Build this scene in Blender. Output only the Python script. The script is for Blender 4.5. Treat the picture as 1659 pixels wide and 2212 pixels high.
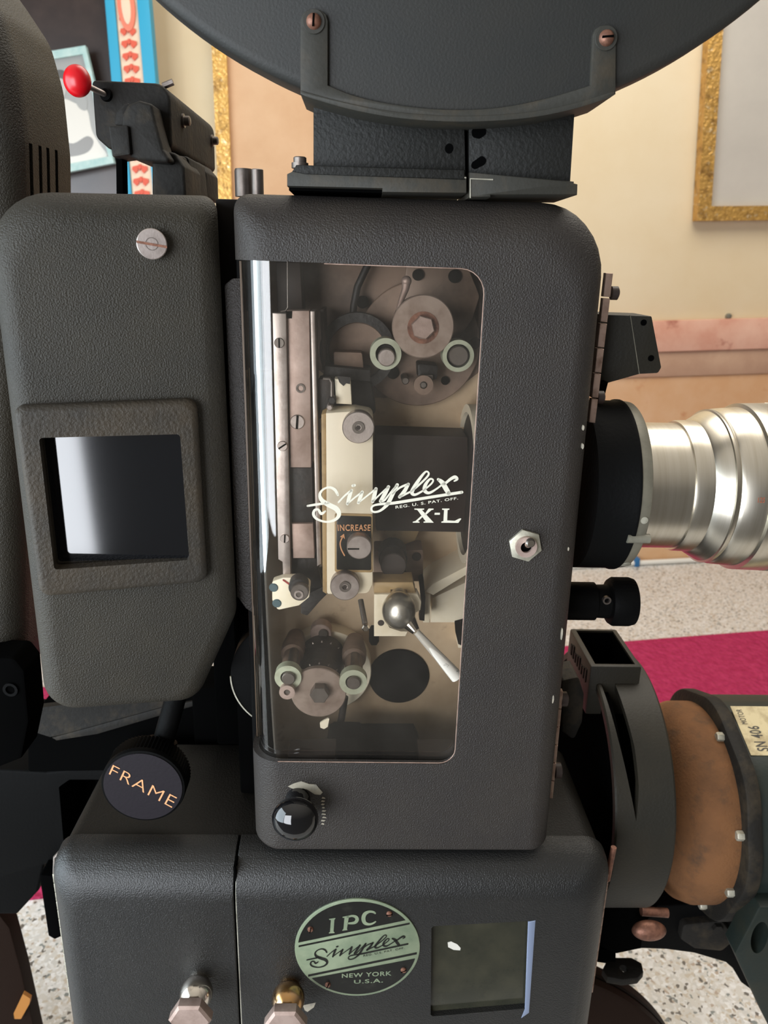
import bpy, bmesh, math, random
from mathutils import Vector, Matrix
for o in list(bpy.data.objects):
    bpy.data.objects.remove(o)
SC = bpy.context.scene
COL = SC.collection
R = random.Random(7)
PI = math.pi

# ------------------------------------------------------------------ camera
W, H, F = 1659, 2212, 1650.0
PITCH, ROLL = math.radians(18.0), 0.02
CAM = Vector((0, 0, 1.45))
_f = Vector((0, math.cos(PITCH), -math.sin(PITCH)))
_u0 = Vector((0, math.sin(PITCH), math.cos(PITCH)))
_r0 = Vector((1, 0, 0))
_u = math.cos(ROLL) * _u0 + math.sin(ROLL) * _r0
_r = math.cos(ROLL) * _r0 - math.sin(ROLL) * _u0
cd = bpy.data.cameras.new('camera')
cam = bpy.data.objects.new('camera', cd)
COL.objects.link(cam)
M = Matrix((( _r.x, _u.x, -_f.x, CAM.x), (_r.y, _u.y, -_f.y, CAM.y), (_r.z, _u.z, -_f.z, CAM.z), (0, 0, 0, 1)))
cam.matrix_world = M
cd.sensor_fit = 'HORIZONTAL'
cd.sensor_width = 36.0
cd.lens = 36.0 * F / W
cd.clip_start = 0.02
cd.dof.use_dof = True
cd.dof.focus_distance = 0.70
cd.dof.aperture_fstop = 14.0
SC.camera = cam
# ------------------------------------------------------------------ light, world, exposure
SC.view_settings.view_transform = 'Standard'
SC.view_settings.look = 'None'
SC.view_settings.gamma = 1.0
SC.view_settings.exposure = 0.0
SC.view_settings.use_curve_mapping = False
wd = bpy.data.worlds.new('daylight')
SC.world = wd
wd.use_nodes = True
wn = wd.node_tree
wn.nodes['Background'].inputs[0].default_value = (1.0, 0.93, 0.82, 1)
_tc = wn.nodes.new('ShaderNodeTexCoord'); _sx = wn.nodes.new('ShaderNodeSeparateXYZ'); _mr = wn.nodes.new('ShaderNodeMapRange')
wn.links.new(_tc.outputs['Generated'], _sx.inputs[0]); wn.links.new(_sx.outputs['Z'], _mr.inputs['Value'])
_mr.inputs['From Min'].default_value = 0.1; _mr.inputs['From Max'].default_value = 1.0
_mr.inputs['To Min'].default_value = 0.13; _mr.inputs['To Max'].default_value = 0.75
wn.links.new(_mr.outputs[0], wn.nodes['Background'].inputs[1])


def area(name, loc, target, sx, sy, power, col):
    l = bpy.data.lights.new(name, 'AREA')
    l.shape = 'RECTANGLE'
    l.size, l.size_y, l.energy, l.color = sx, sy, power, col
    o = bpy.data.objects.new(name, l)
    COL.objects.link(o)
    o.location = loc
    o.rotation_euler = (Vector(target) - Vector(loc)).to_track_quat('-Z', 'Y').to_euler()
    return o


area('window_daylight', (-2.5, -0.35, 1.35), (0.2, 0.3, 1.1), 2.4, 2.3, 120, (0.78, 0.91, 1.0))
area('doorway_daylight', (-2.0, -2.6, 1.2), (-1.7, 0.6, 1.1), 2.1, 2.4, 185, (0.90, 0.94, 1.0))
area('back_wall_fill', (0.9, 1.9, 3.4), (0.9, 2.5, 0.0), 2.4, 2.0, 75, (1.0, 0.94, 0.84))  # added overhead light, unseen, to brighten the back wall


# ------------------------------------------------------------------ maths helpers
def ray(px, py):
    return _f + (px - W / 2) / F * _r - (py - H / 2) / F * _u


class Frame:
    """an upright plane through one seen point; local x along it, y away from the viewer, z up"""
    def __init__(s, px, py, Y, yaw=0.0, tilt=0.0):
        d = ray(px, py)
        s.O = CAM + d * (Y / d.y)
        u0 = Vector((math.cos(yaw), math.sin(yaw), 0))
        s.w = Vector((-math.sin(yaw), math.cos(yaw), 0))
        z = Vector((0, 0, 1))
        s.u = math.cos(tilt) * u0 - math.sin(tilt) * z
        s.v = math.sin(tilt) * u0 + math.cos(tilt) * z
        s.M = Matrix(((s.u.x, s.w.x, s.v.x, s.O.x), (s.u.y, s.w.y, s.v.y, s.O.y), (s.u.z, s.w.z, s.v.z, s.O.z), (0, 0, 0, 1)))

    def _hit(s, px, py, axis, val):
        d = ray(px, py)
        t = (val - (CAM - s.O).dot(axis)) / d.dot(axis)
        p = CAM + d * t - s.O
        return Vector((p.dot(s.u), p.dot(s.w), p.dot(s.v)))

    def at(s, px, py, n=0.0):
        return s._hit(px, py, s.w, n)

    def uv(s, px, py, n=0.0):
        p = s.at(px, py, n)
        return (p.x, p.z)

    def atz(s, px, py, z):
        return s._hit(px, py, s.v, z)

    def poly(s, pts, n=0.0):
        return [s.uv(x, y, n) for x, y in pts]

    def rad(s, px, py, n, rpx):
        return abs(s.at(px + rpx, py, n).x - s.at(px, py, n).x)

    def radv(s, px, py, n, rpx):
        return abs(s.at(px, py - rpx, n).z - s.at(px, py, n).z)


def rpoly(pts, r, seg=6):
    n = len(pts)
    rs = r if isinstance(r, (list, tuple)) else [r] * n
    out = []
    for i in range(n):
        p = Vector(pts[i]); a = Vector(pts[i - 1]); b = Vector(pts[(i + 1) % n])
        da, db = (a - p), (b - p)
        la, lb = da.length, db.length
        if rs[i] <= 1e-6 or la < 1e-9 or lb < 1e-9:
            out.append(tuple(p)); continue
        da, db = da / la, db / lb
        ang = math.acos(max(-1, min(1, da.dot(db))))
        if ang > PI - 0.02 or ang < 0.02:
            out.append(tuple(p)); continue
        t = min(rs[i] / math.tan(ang / 2), la * 0.49, lb * 0.49)
        rr = t * math.tan(ang / 2)
        c = p + (da + db).normalized() * (rr / math.sin(ang / 2))
        s0 = p + da * t - c; s1 = p + db * t - c
        a0 = math.atan2(s0.y, s0.x); a1 = math.atan2(s1.y, s1.x)
        d = a1 - a0
        while d > PI: d -= 2 * PI
        while d < -PI: d += 2 * PI
        for k in range(seg + 1):
            th = a0 + d * k / seg
            out.append((c.x + rr * math.cos(th), c.y + rr * math.sin(th)))
    return out


def spline(pts, sub=5, closed=False):
    n = len(pts)
    out = []
    rng = range(n if closed else n - 1)
    for i in rng:
        g = (lambda k: pts[k % n]) if closed else (lambda k: pts[max(0, min(n - 1, k))])
        p0, p1, p2, p3 = g(i - 1), g(i), g(i + 1), g(i + 2)
        for k in range(sub):
            t = k / sub
            out.append(tuple(0.5 * ((2 * p1[j]) + (-p0[j] + p2[j]) * t + (2 * p0[j] - 5 * p1[j] + 4 * p2[j] - p3[j]) * t * t
                             + (-p0[j] + 3 * p1[j] - 3 * p2[j] + p3[j]) * t ** 3) for j in range(len(p1))))
    if not closed:
        out.append(tuple(pts[-1]))
    return out


def circle(c, r, n=40, rz=None, a0=0.0):
    rz = rz or r
    return [(c[0] + r * math.cos(a0 + 2 * PI * k / n), c[1] + rz * math.sin(a0 + 2 * PI * k / n)) for k in range(n)]


# ------------------------------------------------------------------ mesh builders (all in a frame's own coordinates)
def prism(pts, n0, n1, bevel=0.0, bm=None, seg=2):
    own = bmesh.new()
    a = [own.verts.new((p[0], n0, p[1])) for p in pts]
    b = [own.verts.new((p[0], n1, p[1])) for p in pts]
    f = own.faces.new(a)
    own.faces.new(b[::-1])
    k = len(pts)
    for i in range(k):
        own.faces.new((a[i], b[i], b[(i + 1) % k], a[(i + 1) % k]))
    bmesh.ops.recalc_face_normals(own, faces=own.faces)
    if bevel > 0:
        bmesh.ops.bevel(own, geom=list(f.edges), offset=bevel, segments=seg, affect='EDGES', profile=0.5, clamp_overlap=True)
    return join(bm, own)


def join(bm, own):
    if bm is None:
        return own
    me = bpy.data.meshes.new('tmp'); own.to_mesh(me); own.free()
    bm.from_mesh(me); bpy.data.meshes.remove(me)
    return bm


def slab(pts3, dz, bm=None, bevel=0.0):
    """flat outline in space (list of 3-vectors) thickened by vector dz"""
    own = bmesh.new()
    dz = Vector(dz)
    a = [own.verts.new(Vector(p)) for p in pts3]
    b = [own.verts.new(Vector(p) + dz) for p in pts3]
    f = own.faces.new(a); g = own.faces.new(b[::-1])
    k = len(a)
    for i in range(k):
        own.faces.new((a[i], b[i], b[(i + 1) % k], a[(i + 1) % k]))
    bmesh.ops.recalc_face_normals(own, faces=own.faces)
    if bevel > 0:
        bmesh.ops.bevel(own, geom=list(set(list(f.edges) + list(g.edges))), offset=bevel, segments=2, affect='EDGES', profile=0.5)
    return join(bm, own)


def pillow(pts, er, cr, n0, n1, steps=7, cseg=8):
    """solid block with a convex outline whose front edges are rounded, each edge by its own radius"""
    k = len(pts)
    P = [Vector(p) for p in pts]
    area2 = sum(P[i].x * P[(i + 1) % k].y - P[(i + 1) % k].x * P[i].y for i in range(k))
    sgn = 1 if area2 > 0 else -1
    depths = set([0.0])
    for r in set(er):
        for j in range(1, steps + 1):
            depths.add(round(r * (1 - math.cos(j / steps * PI / 2)), 6))
    depths = sorted(depths)

    def ring(d):
        lines = []
        for i in range(k):
            a, b = P[i], P[(i + 1) % k]
            t = (b - a).normalized()
            nrm = Vector((-t.y, t.x)) * sgn
            r = er[i]
            ins = 0.0 if d >= r else r - math.sqrt(max(0, r * r - (r - d) ** 2))
            lines.append((a + nrm * ins, t))
        cs = []
        for i in range(k):
            p, t = lines[i - 1]; q, s = lines[i]
            den = t.x * s.y - t.y * s.x
            w = q - p
            cs.append(p + t * ((w.x * s.y - w.y * s.x) / den))
        return rpoly([tuple(c) for c in cs], cr, cseg)
    bm = bmesh.new()
    rings = []
    for d in depths:
        rings.append([bm.verts.new((x, n0 + d, z)) for x, z in ring(d)])
    rings.append([bm.verts.new((v.co.x, n1, v.co.z)) for v in rings[-1]])
    for A, B in zip(rings, rings[1:]):
        m = len(A)
        for i in range(m):
            bm.faces.new((A[i], A[(i + 1) % m], B[(i + 1) % m], B[i]))
    bm.faces.new(rings[0]); bm.faces.new(rings[-1][::-1])
    bmesh.ops.remove_doubles(bm, verts=bm.verts, dist=1e-6)
    bmesh.ops.recalc_face_normals(bm, faces=bm.faces)
    return bm


def lathe(profile, origin, axis='n', seg=48, bm=None, knurl=None, a0=0.0):
    """profile = [(t, radius)] along the axis; knurl = set of profile rows that get a toothed radius"""
    own = bmesh.new()
    if isinstance(axis, str):
        ax = {'n': Vector((0, 1, 0)), 'u': Vector((1, 0, 0)), 'v': Vector((0, 0, 1))}[axis]
    else:
        ax = Vector(axis).normalized()
    ref = Vector((0, 0, 1)) if abs(ax.z) < 0.9 else Vector((1, 0, 0))
    e1 = ax.cross(ref).normalized(); e2 = ax.cross(e1).normalized()
    o = Vector(origin)
    rings = []
    for j, (t, r) in enumerate(profile):
        if r < 1e-7:
            rings.append([own.verts.new(o + ax * t)])
            continue
        row = []
        for i in range(seg):
            rr = r * (0.955 if knurl and j in knurl and i % 2 else 1.0)
            th = 2 * PI * i / seg + a0
            row.append(own.verts.new(o + ax * t + (e1 * math.cos(th) + e2 * math.sin(th)) * rr))
        rings.append(row)
    for A, B in zip(rings, rings[1:]):
        if len(A) == 1 and len(B) == 1:
            continue
        for i in range(seg):
            if len(A) == 1:
                own.faces.new((A[0], B[i], B[(i + 1) % seg]))
            elif len(B) == 1:
                own.faces.new((A[i], A[(i + 1) % seg], B[0]))
            else:
                own.faces.new((A[i], A[(i + 1) % seg], B[(i + 1) % seg], B[i]))
    if len(rings[0]) > 1: own.faces.new(rings[0])
    if len(rings[-1]) > 1: own.faces.new(rings[-1][::-1])
    bmesh.ops.recalc_face_normals(own, faces=own.faces)
    return join(bm, own)


def ring_solid(ro, ri, t0, t1, origin, axis='n', seg=56, bm=None):
    """a flat washer or tube wall"""
    own = bmesh.new()
    ax = {'n': Vector((0, 1, 0)), 'u': Vector((1, 0, 0)), 'v': Vector((0, 0, 1))}[axis]
    ref = Vector((0, 0, 1)) if abs(ax.z) < 0.9 else Vector((1, 0, 0))
    e1 = ax.cross(ref).normalized(); e2 = ax.cross(e1).normalized()
    o = Vector(origin)
    rows = []
    for t, r in ((t0, ro), (t1, ro), (t1, ri), (t0, ri)):
        rows.append([own.verts.new(o + ax * t + (e1 * math.cos(2 * PI * i / seg) + e2 * math.sin(2 * PI * i / seg)) * r) for i in range(seg)])
    for j in range(4):
        A, B = rows[j], rows[(j + 1) % 4]
        for i in range(seg):
            own.faces.new((A[i], A[(i + 1) % seg], B[(i + 1) % seg], B[i]))
    bmesh.ops.recalc_face_normals(own, faces=own.faces)
    return join(bm, own)


def tube(pts, rad, bm=None, seg=14):
    """a rod through 3-D points with a radius at each"""
    own = bmesh.new()
    P = [Vector(p) for p in pts]
    rs = rad if isinstance(rad, (list, tuple)) else [rad] * len(P)
    rows = []
    for i, p in enumerate(P):
        t = (P[min(i + 1, len(P) - 1)] - P[max(i - 1, 0)]).normalized()
        ref = Vector((0, 1, 0)) if abs(t.y) < 0.9 else Vector((1, 0, 0))
        e1 = t.cross(ref).normalized(); e2 = t.cross(e1).normalized()
        rows.append([own.verts.new(p + (e1 * math.cos(2 * PI * k / seg) + e2 * math.sin(2 * PI * k / seg)) * rs[i]) for k in range(seg)])
    for A, B in zip(rows, rows[1:]):
        for i in range(seg):
            own.faces.new((A[i], A[(i + 1) % seg], B[(i + 1) % seg], B[i]))
    own.faces.new(rows[0]); own.faces.new(rows[-1][::-1])
    bmesh.ops.recalc_face_normals(own, faces=own.faces)
    return join(bm, own)


def ball(c, r, sx=1, sy=1, sz=1, bm=None):
    own = bmesh.new()
    bmesh.ops.create_uvsphere(own, u_segments=32, v_segments=20, radius=1.0)
    for v in own.verts:
        v.co = Vector((c[0] + v.co.x * r * sx, c[1] + v.co.y * r * sy, c[2] + v.co.z * r * sz))
    return join(bm, own)


def box(x0, x1, y0, y1, z0, z1, bevel=0.0, bm=None, seg=2):
    own = bmesh.new()
    bmesh.ops.create_cube(own, size=1.0)
    for v in own.verts:
        v.co = Vector((x0 if v.co.x < 0 else x1, y0 if v.co.y < 0 else y1, z0 if v.co.z < 0 else z1))
    if bevel > 0:
        bmesh.ops.bevel(own, geom=list(own.edges), offset=bevel, segments=seg, affect='EDGES', profile=0.5)
    return join(bm, own)


def frame_ring(outer, inner, n0, n1, bm=None):
    """a frame between two outlines that have the same number of points"""
    own = bmesh.new()
    k = len(outer)
    rows = [[own.verts.new((p[0], n, p[1])) for p in pl] for pl, n in ((outer, n0), (outer, n1), (inner, n1), (inner, n0))]
    for j in range(4):
        A, B = rows[j], rows[(j + 1) % 4]
        for i in range(k):
            own.faces.new((A[i], A[(i + 1) % k], B[(i + 1) % k], B[i]))
    bmesh.ops.recalc_face_normals(own, faces=own.faces)
    return join(bm, own)


# ------------------------------------------------------------------ object helpers
def smooth(me, ang=38):
    bm = bmesh.new(); bm.from_mesh(me)
    for f in bm.faces: f.smooth = True
    lim = math.radians(ang)
    for e in bm.edges:
        if len(e.link_faces) == 2:
            e.smooth = e.calc_face_angle(0) < lim
        else:
            e.smooth = False
    bm.to_mesh(me); bm.free()


def thing(name, label, cat, fr, base=(0, 0, 0), group=None):
    o = bpy.data.objects.new(name, None)
    COL.objects.link(o)
    o.empty_display_size = 0.05
    o.matrix_world = fr.M @ Matrix.Translation(Vector(base))
    o['label'] = label; o['category'] = cat
    o['_b'] = tuple(base)
    if group: o['group'] = group
    return o


def part(name, bm, mat, parent, label=None, ang=38):
    me = bpy.data.meshes.new(name)
    bm.to_mesh(me); bm.free()
    smooth(me, ang)
    me.materials.append(mat)
    o = bpy.data.objects.new(name, me)
    COL.objects.link(o)
    o.parent = parent
    if parent is not None and parent.type == 'EMPTY':
        o.location = -Vector(parent['_b'])
    if label: o['label'] = label
    return o


def solo(name, bm, mat, fr, label, cat, group=None, kind=None):
    me = bpy.data.meshes.new(name)
    bm.to_mesh(me); bm.free()
    smooth(me)
    me.materials.append(mat)
    o = bpy.data.objects.new(name, me)
    COL.objects.link(o)
    if fr is not None: o.matrix_world = fr.M
    if label: o['label'] = label
    if cat: o['category'] = cat
    if group: o['group'] = group
    if kind: o['kind'] = kind
    return o


def cut(bm, cutters):
    """subtract cutter meshes from a mesh, returns a new bmesh"""
    me = bpy.data.meshes.new('solid'); bm.to_mesh(me); bm.free()
    o = bpy.data.objects.new('solid', me); COL.objects.link(o)
    tmp = []
    for c in cutters:
        mc = bpy.data.meshes.new('cutter'); c.to_mesh(mc); c.free()
        oc = bpy.data.objects.new('cutter', mc); COL.objects.link(oc); tmp.append(oc)
        m = o.modifiers.new('cut', 'BOOLEAN'); m.operation = 'DIFFERENCE'; m.solver = 'EXACT'; m.object = oc
    dg = bpy.context.evaluated_depsgraph_get(); dg.update()
    ev = o.evaluated_get(dg)
    res = bmesh.new(); res.from_mesh(ev.to_mesh())
    ev.to_mesh_clear()
    for t in tmp + [o]:
        bpy.data.objects.remove(t)
    return res


def text_mesh(s, weight=0.0):
    cu = bpy.data.curves.new('txt', 'FONT')
    cu.body = s; cu.size = 1.0; cu.space_character = 1.12; cu.offset = weight; cu.resolution_u = 5
    o = bpy.data.objects.new('txt', cu); COL.objects.link(o)
    dg = bpy.context.evaluated_depsgraph_get(); dg.update()
    me = bpy.data.meshes.new_from_object(o.evaluated_get(dg))
    bpy.data.objects.remove(o); bpy.data.curves.remove(cu)
    return me


def lettering(s, quad, mapper, weight=0.0):
    """text stretched into a four-corner area (top-left, top-right, bottom-right, bottom-left), carried to the surface by mapper(px, py)"""
    me = text_mesh(s, weight)
    xs = [v.co.x for v in me.vertices]; ys = [v.co.y for v in me.vertices]
    x0, x1, y0, y1 = min(xs), max(xs), min(ys), max(ys)
    bm = bmesh.new(); bm.from_mesh(me); bpy.data.meshes.remove(me)
    tl, tr, br, bl = [Vector(q) for q in quad]
    for v in bm.verts:
        a = (v.co.x - x0) / (x1 - x0); b = (v.co.y - y0) / (y1 - y0)
        p = (bl * (1 - a) + br * a) * (1 - b) + (tl * (1 - a) + tr * a) * b
        v.co = mapper(p.x, p.y)
    return bm


def ribbon(pts, mapper, bm, sub=5):
    """a painted stroke through (x, y, width) points with round ends"""
    sp = spline(pts, sub)
    L, Rr = [], []
    n = len(sp)
    for i, (x, y, w) in enumerate(sp):
        a = sp[max(i - 1, 0)]; b = sp[min(i + 1, n - 1)]
        t = Vector((b[0] - a[0], b[1] - a[1]))
        t = t.normalized() if t.length > 1e-9 else Vector((1, 0))
        nn = Vector((-t.y, t.x)) * (w / 2)
        L.append(bm.verts.new(mapper(x + nn.x, y + nn.y))); Rr.append(bm.verts.new(mapper(x - nn.x, y - nn.y)))
    for i in range(n - 1):
        bm.faces.new((L[i], L[i + 1], Rr[i + 1], Rr[i]))
    for x, y, w in (sp[0], sp[-1]):
        bm.faces.new([bm.verts.new(mapper(x + w / 2 * math.cos(k * PI / 5), y + w / 2 * math.sin(k * PI / 5))) for k in range(10)])
    return bm


def flat(pts, mapper, bm):
    bm.faces.new([bm.verts.new(mapper(x, y)) for x, y in pts])
    return bm


# ------------------------------------------------------------------ materials
def lin(c):
    return tuple((x / 255 / 12.92) if x / 255 <= 0.04045 else ((x / 255 + 0.055) / 1.055) ** 2.4 for x in c) + (1.0,)


def mat(name, col, rough=0.5, metal=0.0, bump=None, var=None, spec=0.5, coat=0.0, var2=None, aniso=None):
    m = bpy.data.materials.new(name)
    m.use_nodes = True
    nt = m.node_tree
    b = nt.nodes['Principled BSDF']
    b.inputs['Base Color'].default_value = lin(col)
    b.inputs['Roughness'].default_value = rough
    b.inputs['Metallic'].default_value = metal
    b.inputs['Specular IOR Level'].default_value = spec
    b.inputs['Coat Weight'].default_value = coat
    b.inputs['Coat Roughness'].default_value = 0.05
    tc = nt.nodes.new('ShaderNodeTexCoord')
    last = None
    for vv in (var, var2):
        if not vv: continue
        col2, scale, lo, hi = vv[:4]
        nz = nt.nodes.new('ShaderNodeTexNoise'); nz.inputs['Scale'].default_value = scale; nz.inputs['Detail'].default_value = 6
        nz.inputs['Roughness'].default_value = 0.65
        if len(vv) > 4:
            mp = nt.nodes.new('ShaderNodeMapping'); mp.inputs['Scale'].default_value = vv[4]
            nt.links.new(tc.outputs['Object'], mp.inputs['Vector']); nt.links.new(mp.outputs[0], nz.inputs['Vector'])
        else:
            nt.links.new(tc.outputs['Object'], nz.inputs['Vector'])
        mr = nt.nodes.new('ShaderNodeMapRange'); mr.inputs['From Min'].default_value = lo; mr.inputs['From Max'].default_value = hi
        nt.links.new(nz.outputs['Fac'], mr.inputs['Value'])
        mx = nt.nodes.new('ShaderNodeMix'); mx.data_type = 'RGBA'
        mx.inputs[6].default_value = lin(col); mx.inputs[7].default_value = lin(col2)
        if last is not None: nt.links.new(last, mx.inputs[6])
        nt.links.new(mr.outputs[0], mx.inputs[0])
        last = mx.outputs[2]
    if last is not None:
        nt.links.new(last, b.inputs['Base Color'])
    if bump:
        scale, strength, dist = bump
        nz = nt.nodes.new('ShaderNodeTexNoise'); nz.inputs['Scale'].default_value = scale; nz.inputs['Detail'].default_value = 2.5
        nt.links.new(tc.outputs['Object'], nz.inputs['Vector'])
        bp = nt.nodes.new('ShaderNodeBump'); bp.inputs['Strength'].default_value = strength; bp.inputs['Distance'].default_value = dist
        nt.links.new(nz.outputs['Fac'], bp.inputs['Height']); nt.links.new(bp.outputs[0], b.inputs['Normal'])
    return m


def glass_mat(name, tint, haze, hazecol, ior=1.5):
    """thin pane: clear through, mirror by angle, a little dust"""
    m = bpy.data.materials.new(name); m.use_nodes = True
    nt = m.node_tree; nt.nodes.clear()
    out = nt.nodes.new('ShaderNodeOutputMaterial')
    tr = nt.nodes.new('ShaderNodeBsdfTransparent'); tr.inputs[0].default_value = tint
    gl = nt.nodes.new('ShaderNodeBsdfGlossy'); gl.inputs['Roughness'].default_value = 0.02; gl.inputs[0].default_value = (1, 1, 1, 1)
    df = nt.nodes.new('ShaderNodeBsdfDiffuse'); df.inputs[0].default_value = hazecol
    fr = nt.nodes.new('ShaderNodeFresnel'); fr.inputs[0].default_value = ior
    tc = nt.nodes.new('ShaderNodeTexCoord')
    nz = nt.nodes.new('ShaderNodeTexNoise'); nz.inputs['Scale'].default_value = 18; nz.inputs['Detail'].default_value = 8
    nt.links.new(tc.outputs['Object'], nz.inputs['Vector'])
    mr = nt.nodes.new('ShaderNodeMapRange'); mr.inputs['From Min'].default_value = .35; mr.inputs['From Max'].default_value = .75
    mr.inputs['To Min'].default_value = haze * 0.3; mr.inputs['To Max'].default_value = haze
    nt.links.new(nz.outputs['Fac'], mr.inputs['Value'])
    m1 = nt.nodes.new('ShaderNodeMixShader'); m2 = nt.nodes.new('ShaderNodeMixShader')
    nt.links.new(mr.outputs[0], m1.inputs[0]); nt.links.new(tr.outputs[0], m1.inputs[1]); nt.links.new(df.outputs[0], m1.inputs[2])
    nt.links.new(fr.outputs[0], m2.inputs[0]); nt.links.new(m1.outputs[0], m2.inputs[1]); nt.links.new(gl.outputs[0], m2.inputs[2])
    nt.links.new(m2.outputs[0], out.inputs[0])
    return m


WR = (700, 0.65, 0.0016)
M_wrinkle = mat('black_wrinkle_paint', (40, 36, 34), 0.52, 0, WR, ((49, 44, 39), 9, .35, .75), 0.4)
M_nose = mat('dusty_wrinkle_paint', (40, 37, 31), 0.56, 0, (680, 0.65, 0.0017), ((51, 46, 36), 8, .35, .75), 0.35)
M_sound = mat('black_green_wrinkle_paint', (22, 22, 22), 0.40, 0, (720, 0.55, 0.0013), ((31, 30, 28), 7, .35, .75), 0.5)
M_mag = mat('smooth_black_enamel', (36, 37, 36), 0.55, 0, (500, 0.25, 0.0008), ((45, 43, 39), 6, .35, .75), 0.35)
M_strap = mat('worn_black_strap_paint', (48, 47, 42), 0.6, 0, (300, 0.2, 0.001), ((66, 58, 46), 30, .5, .8), 0.35)
M_neck = mat('rough_black_casting', (26, 26, 24), 0.6, 0, (300, 0.5, 0.0015), spec=0.3)
M_black = mat('flat_black_paint', (10, 10, 10), 0.6, 0, (250, 0.3, 0.001), spec=0.05)
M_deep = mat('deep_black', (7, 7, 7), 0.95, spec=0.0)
M_dusty = mat('dusty_black_casting', (28, 26, 23), 0.7, 0, (200, 0.4, 0.0015), ((64, 55, 42), 22, .5, .8), 0.25)
M_guard = mat('dusty_guard_paint', (34, 32, 26), 0.55, 0, (350, 0.3, 0.001), ((46, 41, 31), 6, .35, .75), 0.35)
M_steel = mat('worn_steel', (190, 178, 172), 0.38, 0.75, (600, 0.12, 0.0006), ((120, 104, 96), 26, .45, .8))
M_steelpink = mat('warm_bare_steel', (182, 160, 150), 0.5, 0.5, (600, 0.12, 0.0006), ((120, 96, 84), 24, .42, .8))
M_disc = mat('stained_steel', (158, 140, 128), 0.5, 0.45, (500, 0.1, 0.0005), ((112, 88, 74), 34, .45, .8))
M_darksteel = mat('tarnished_steel', (120, 112, 106), 0.42, 0.75, (500, 0.12, 0.0006), ((80, 70, 64), 30, .4, .8))
M_chrome = mat('polished_nickel', (222, 214, 204), 0.16, 1.0, None, ((150, 140, 128), 60, .55, .8))
M_brass = mat('worn_brass', (196, 152, 96), 0.22, 1.0, None, ((170, 150, 130), 40, .4, .7))
M_alu = mat('brushed_aluminium', (216, 210, 198), 0.30, 1.0, (90, 0.05, 0.0006), ((196, 188, 172), 8, .3, .8, (30, 1, 1)))
M_grey = mat('grey_cast_ring', (126, 122, 108), 0.5, 0.2, (200, 0.15, 0.0008), ((92, 90, 80), 30, .4, .8))
M_cream = mat('cream_enamel', (244, 232, 208), 0.4, 0, (200, 0.08, 0.0008), ((222, 204, 168), 16, .55, .85))
M_creamedge = mat('stained_cream_enamel', (176, 148, 104), 0.5, 0, (200, 0.1, 0.0008), ((120, 92, 58), 40, .5, .8))
M_tan = mat('aged_cream_interior', (206, 182, 152), 0.55, 0, (120, 0.1, 0.001), ((170, 144, 114), 9, .4, .75), var2=((90, 72, 58), 26, .62, .8))
M_tan2 = mat('brown_stain_shade_plate', (140, 116, 100), 0.55, 0, (140, 0.2, 0.001), ((88, 70, 60), 22, .4, .75))
M_grease = mat('greasy_black_metal', (30, 25, 23), 0.55, 0.05, (160, 0.4, 0.0015), ((58, 47, 41), 30, .5, .8))
M_brown = mat('dark_brown_metal', (46, 34, 29), 0.55, 0.05, (160, 0.2, 0.001))
M_bakelite = mat('glossy_black_bakelite', (14, 14, 16), 0.06, 0, None, None, 0.7)
M_roller = mat('pale_green_nylon', (178, 182, 160), 0.4, 0, None, ((140, 140, 118), 60, .45, .8))
M_white = mat('white_paint_lettering', (212, 208, 192), 0.6, spec=.2)
M_worn = mat('worn_white_lever', (222, 216, 204), 0.3, 0.35, (200, 0.1, 0.0008), ((110, 104, 98), 140, .62, .7))
M_copper = mat('copper_lettering', (222, 160, 112), 0.5)
M_rust = mat('rust_brown_screw', (140, 98, 80), 0.5, 0.5, (300, 0.3, 0.001), ((88, 60, 50), 120, .4, .7))
M_badge = mat('tarnished_badge_metal', (136, 146, 120), 0.45, 0.15, None, ((104, 118, 96), 30, .35, .75))
M_badgeblack = mat('badge_black_enamel', (20, 20, 18), 0.35, 0, None, ((44, 44, 38), 60, .55, .8))
M_red = mat('red_plastic_knob', (200, 14, 26), 0.3, 0, None, ((170, 8, 18), 40, .4, .8))
M_hinge = mat('tarnished_hinge_metal', (176, 150, 136), 0.5, 0.5, (300, 0.2, 0.001), ((112, 86, 72), 60, .45, .75))
M_hingecream = mat('pale_hinge_metal', (186, 182, 166), 0.45, 0.5, None, ((120, 116, 100), 60, .45, .75))
M_orange = mat('rust_orange_primer', (122, 84, 54), 0.8, 0, (300, 0.5, 0.0014), ((84, 60, 42), 9, .4, .75), var2=((66, 56, 46), 30, .55, .85), spec=.2)
M_green = mat('dark_green_machine_paint', (28, 36, 33), 0.5, 0, (250, 0.2, 0.001), ((46, 44, 34), 10, .45, .8), spec=0.3)
M_plate = mat('yellowed_name_plate', (190, 176, 138), 0.5, 0.1, None, ((128, 108, 72), 40, .45, .75))
M_platewriting = mat('engraved_black_writing', (40, 36, 30), 0.5)
M_discbrown = mat('brown_black_drum', (30, 20, 15), 0.55, 0, (400, 0.2, 0.001), spec=0.05)
M_glassdark = mat('dark_viewing_glass', (10, 12, 16), 0.07, 0, None, None, 0.9)
M_glassgreen = mat('dirty_dark_glass', (44, 44, 36), 0.14, 0, None, ((62, 60, 48), 22, .4, .8), 0.6)
M_chip = mat('bare_primer_chip', (160, 152, 136), 0.6, 0, None, ((130, 126, 118), 90, .5, .7))
M_tag = mat('orange_card_tag', (150, 96, 30), 0.6)
M_dustedge = mat('dusty_bezel_paint', (48, 44, 38), 0.6, 0, (380, 0.5, 0.0018), ((64, 54, 40), 12, .4, .75), 0.35)
M_pane = glass_mat('head_window_glass', (0.96, 0.95, 0.93, 1), 0.022, (0.6, 0.55, 0.48, 1), 1.5)
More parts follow.
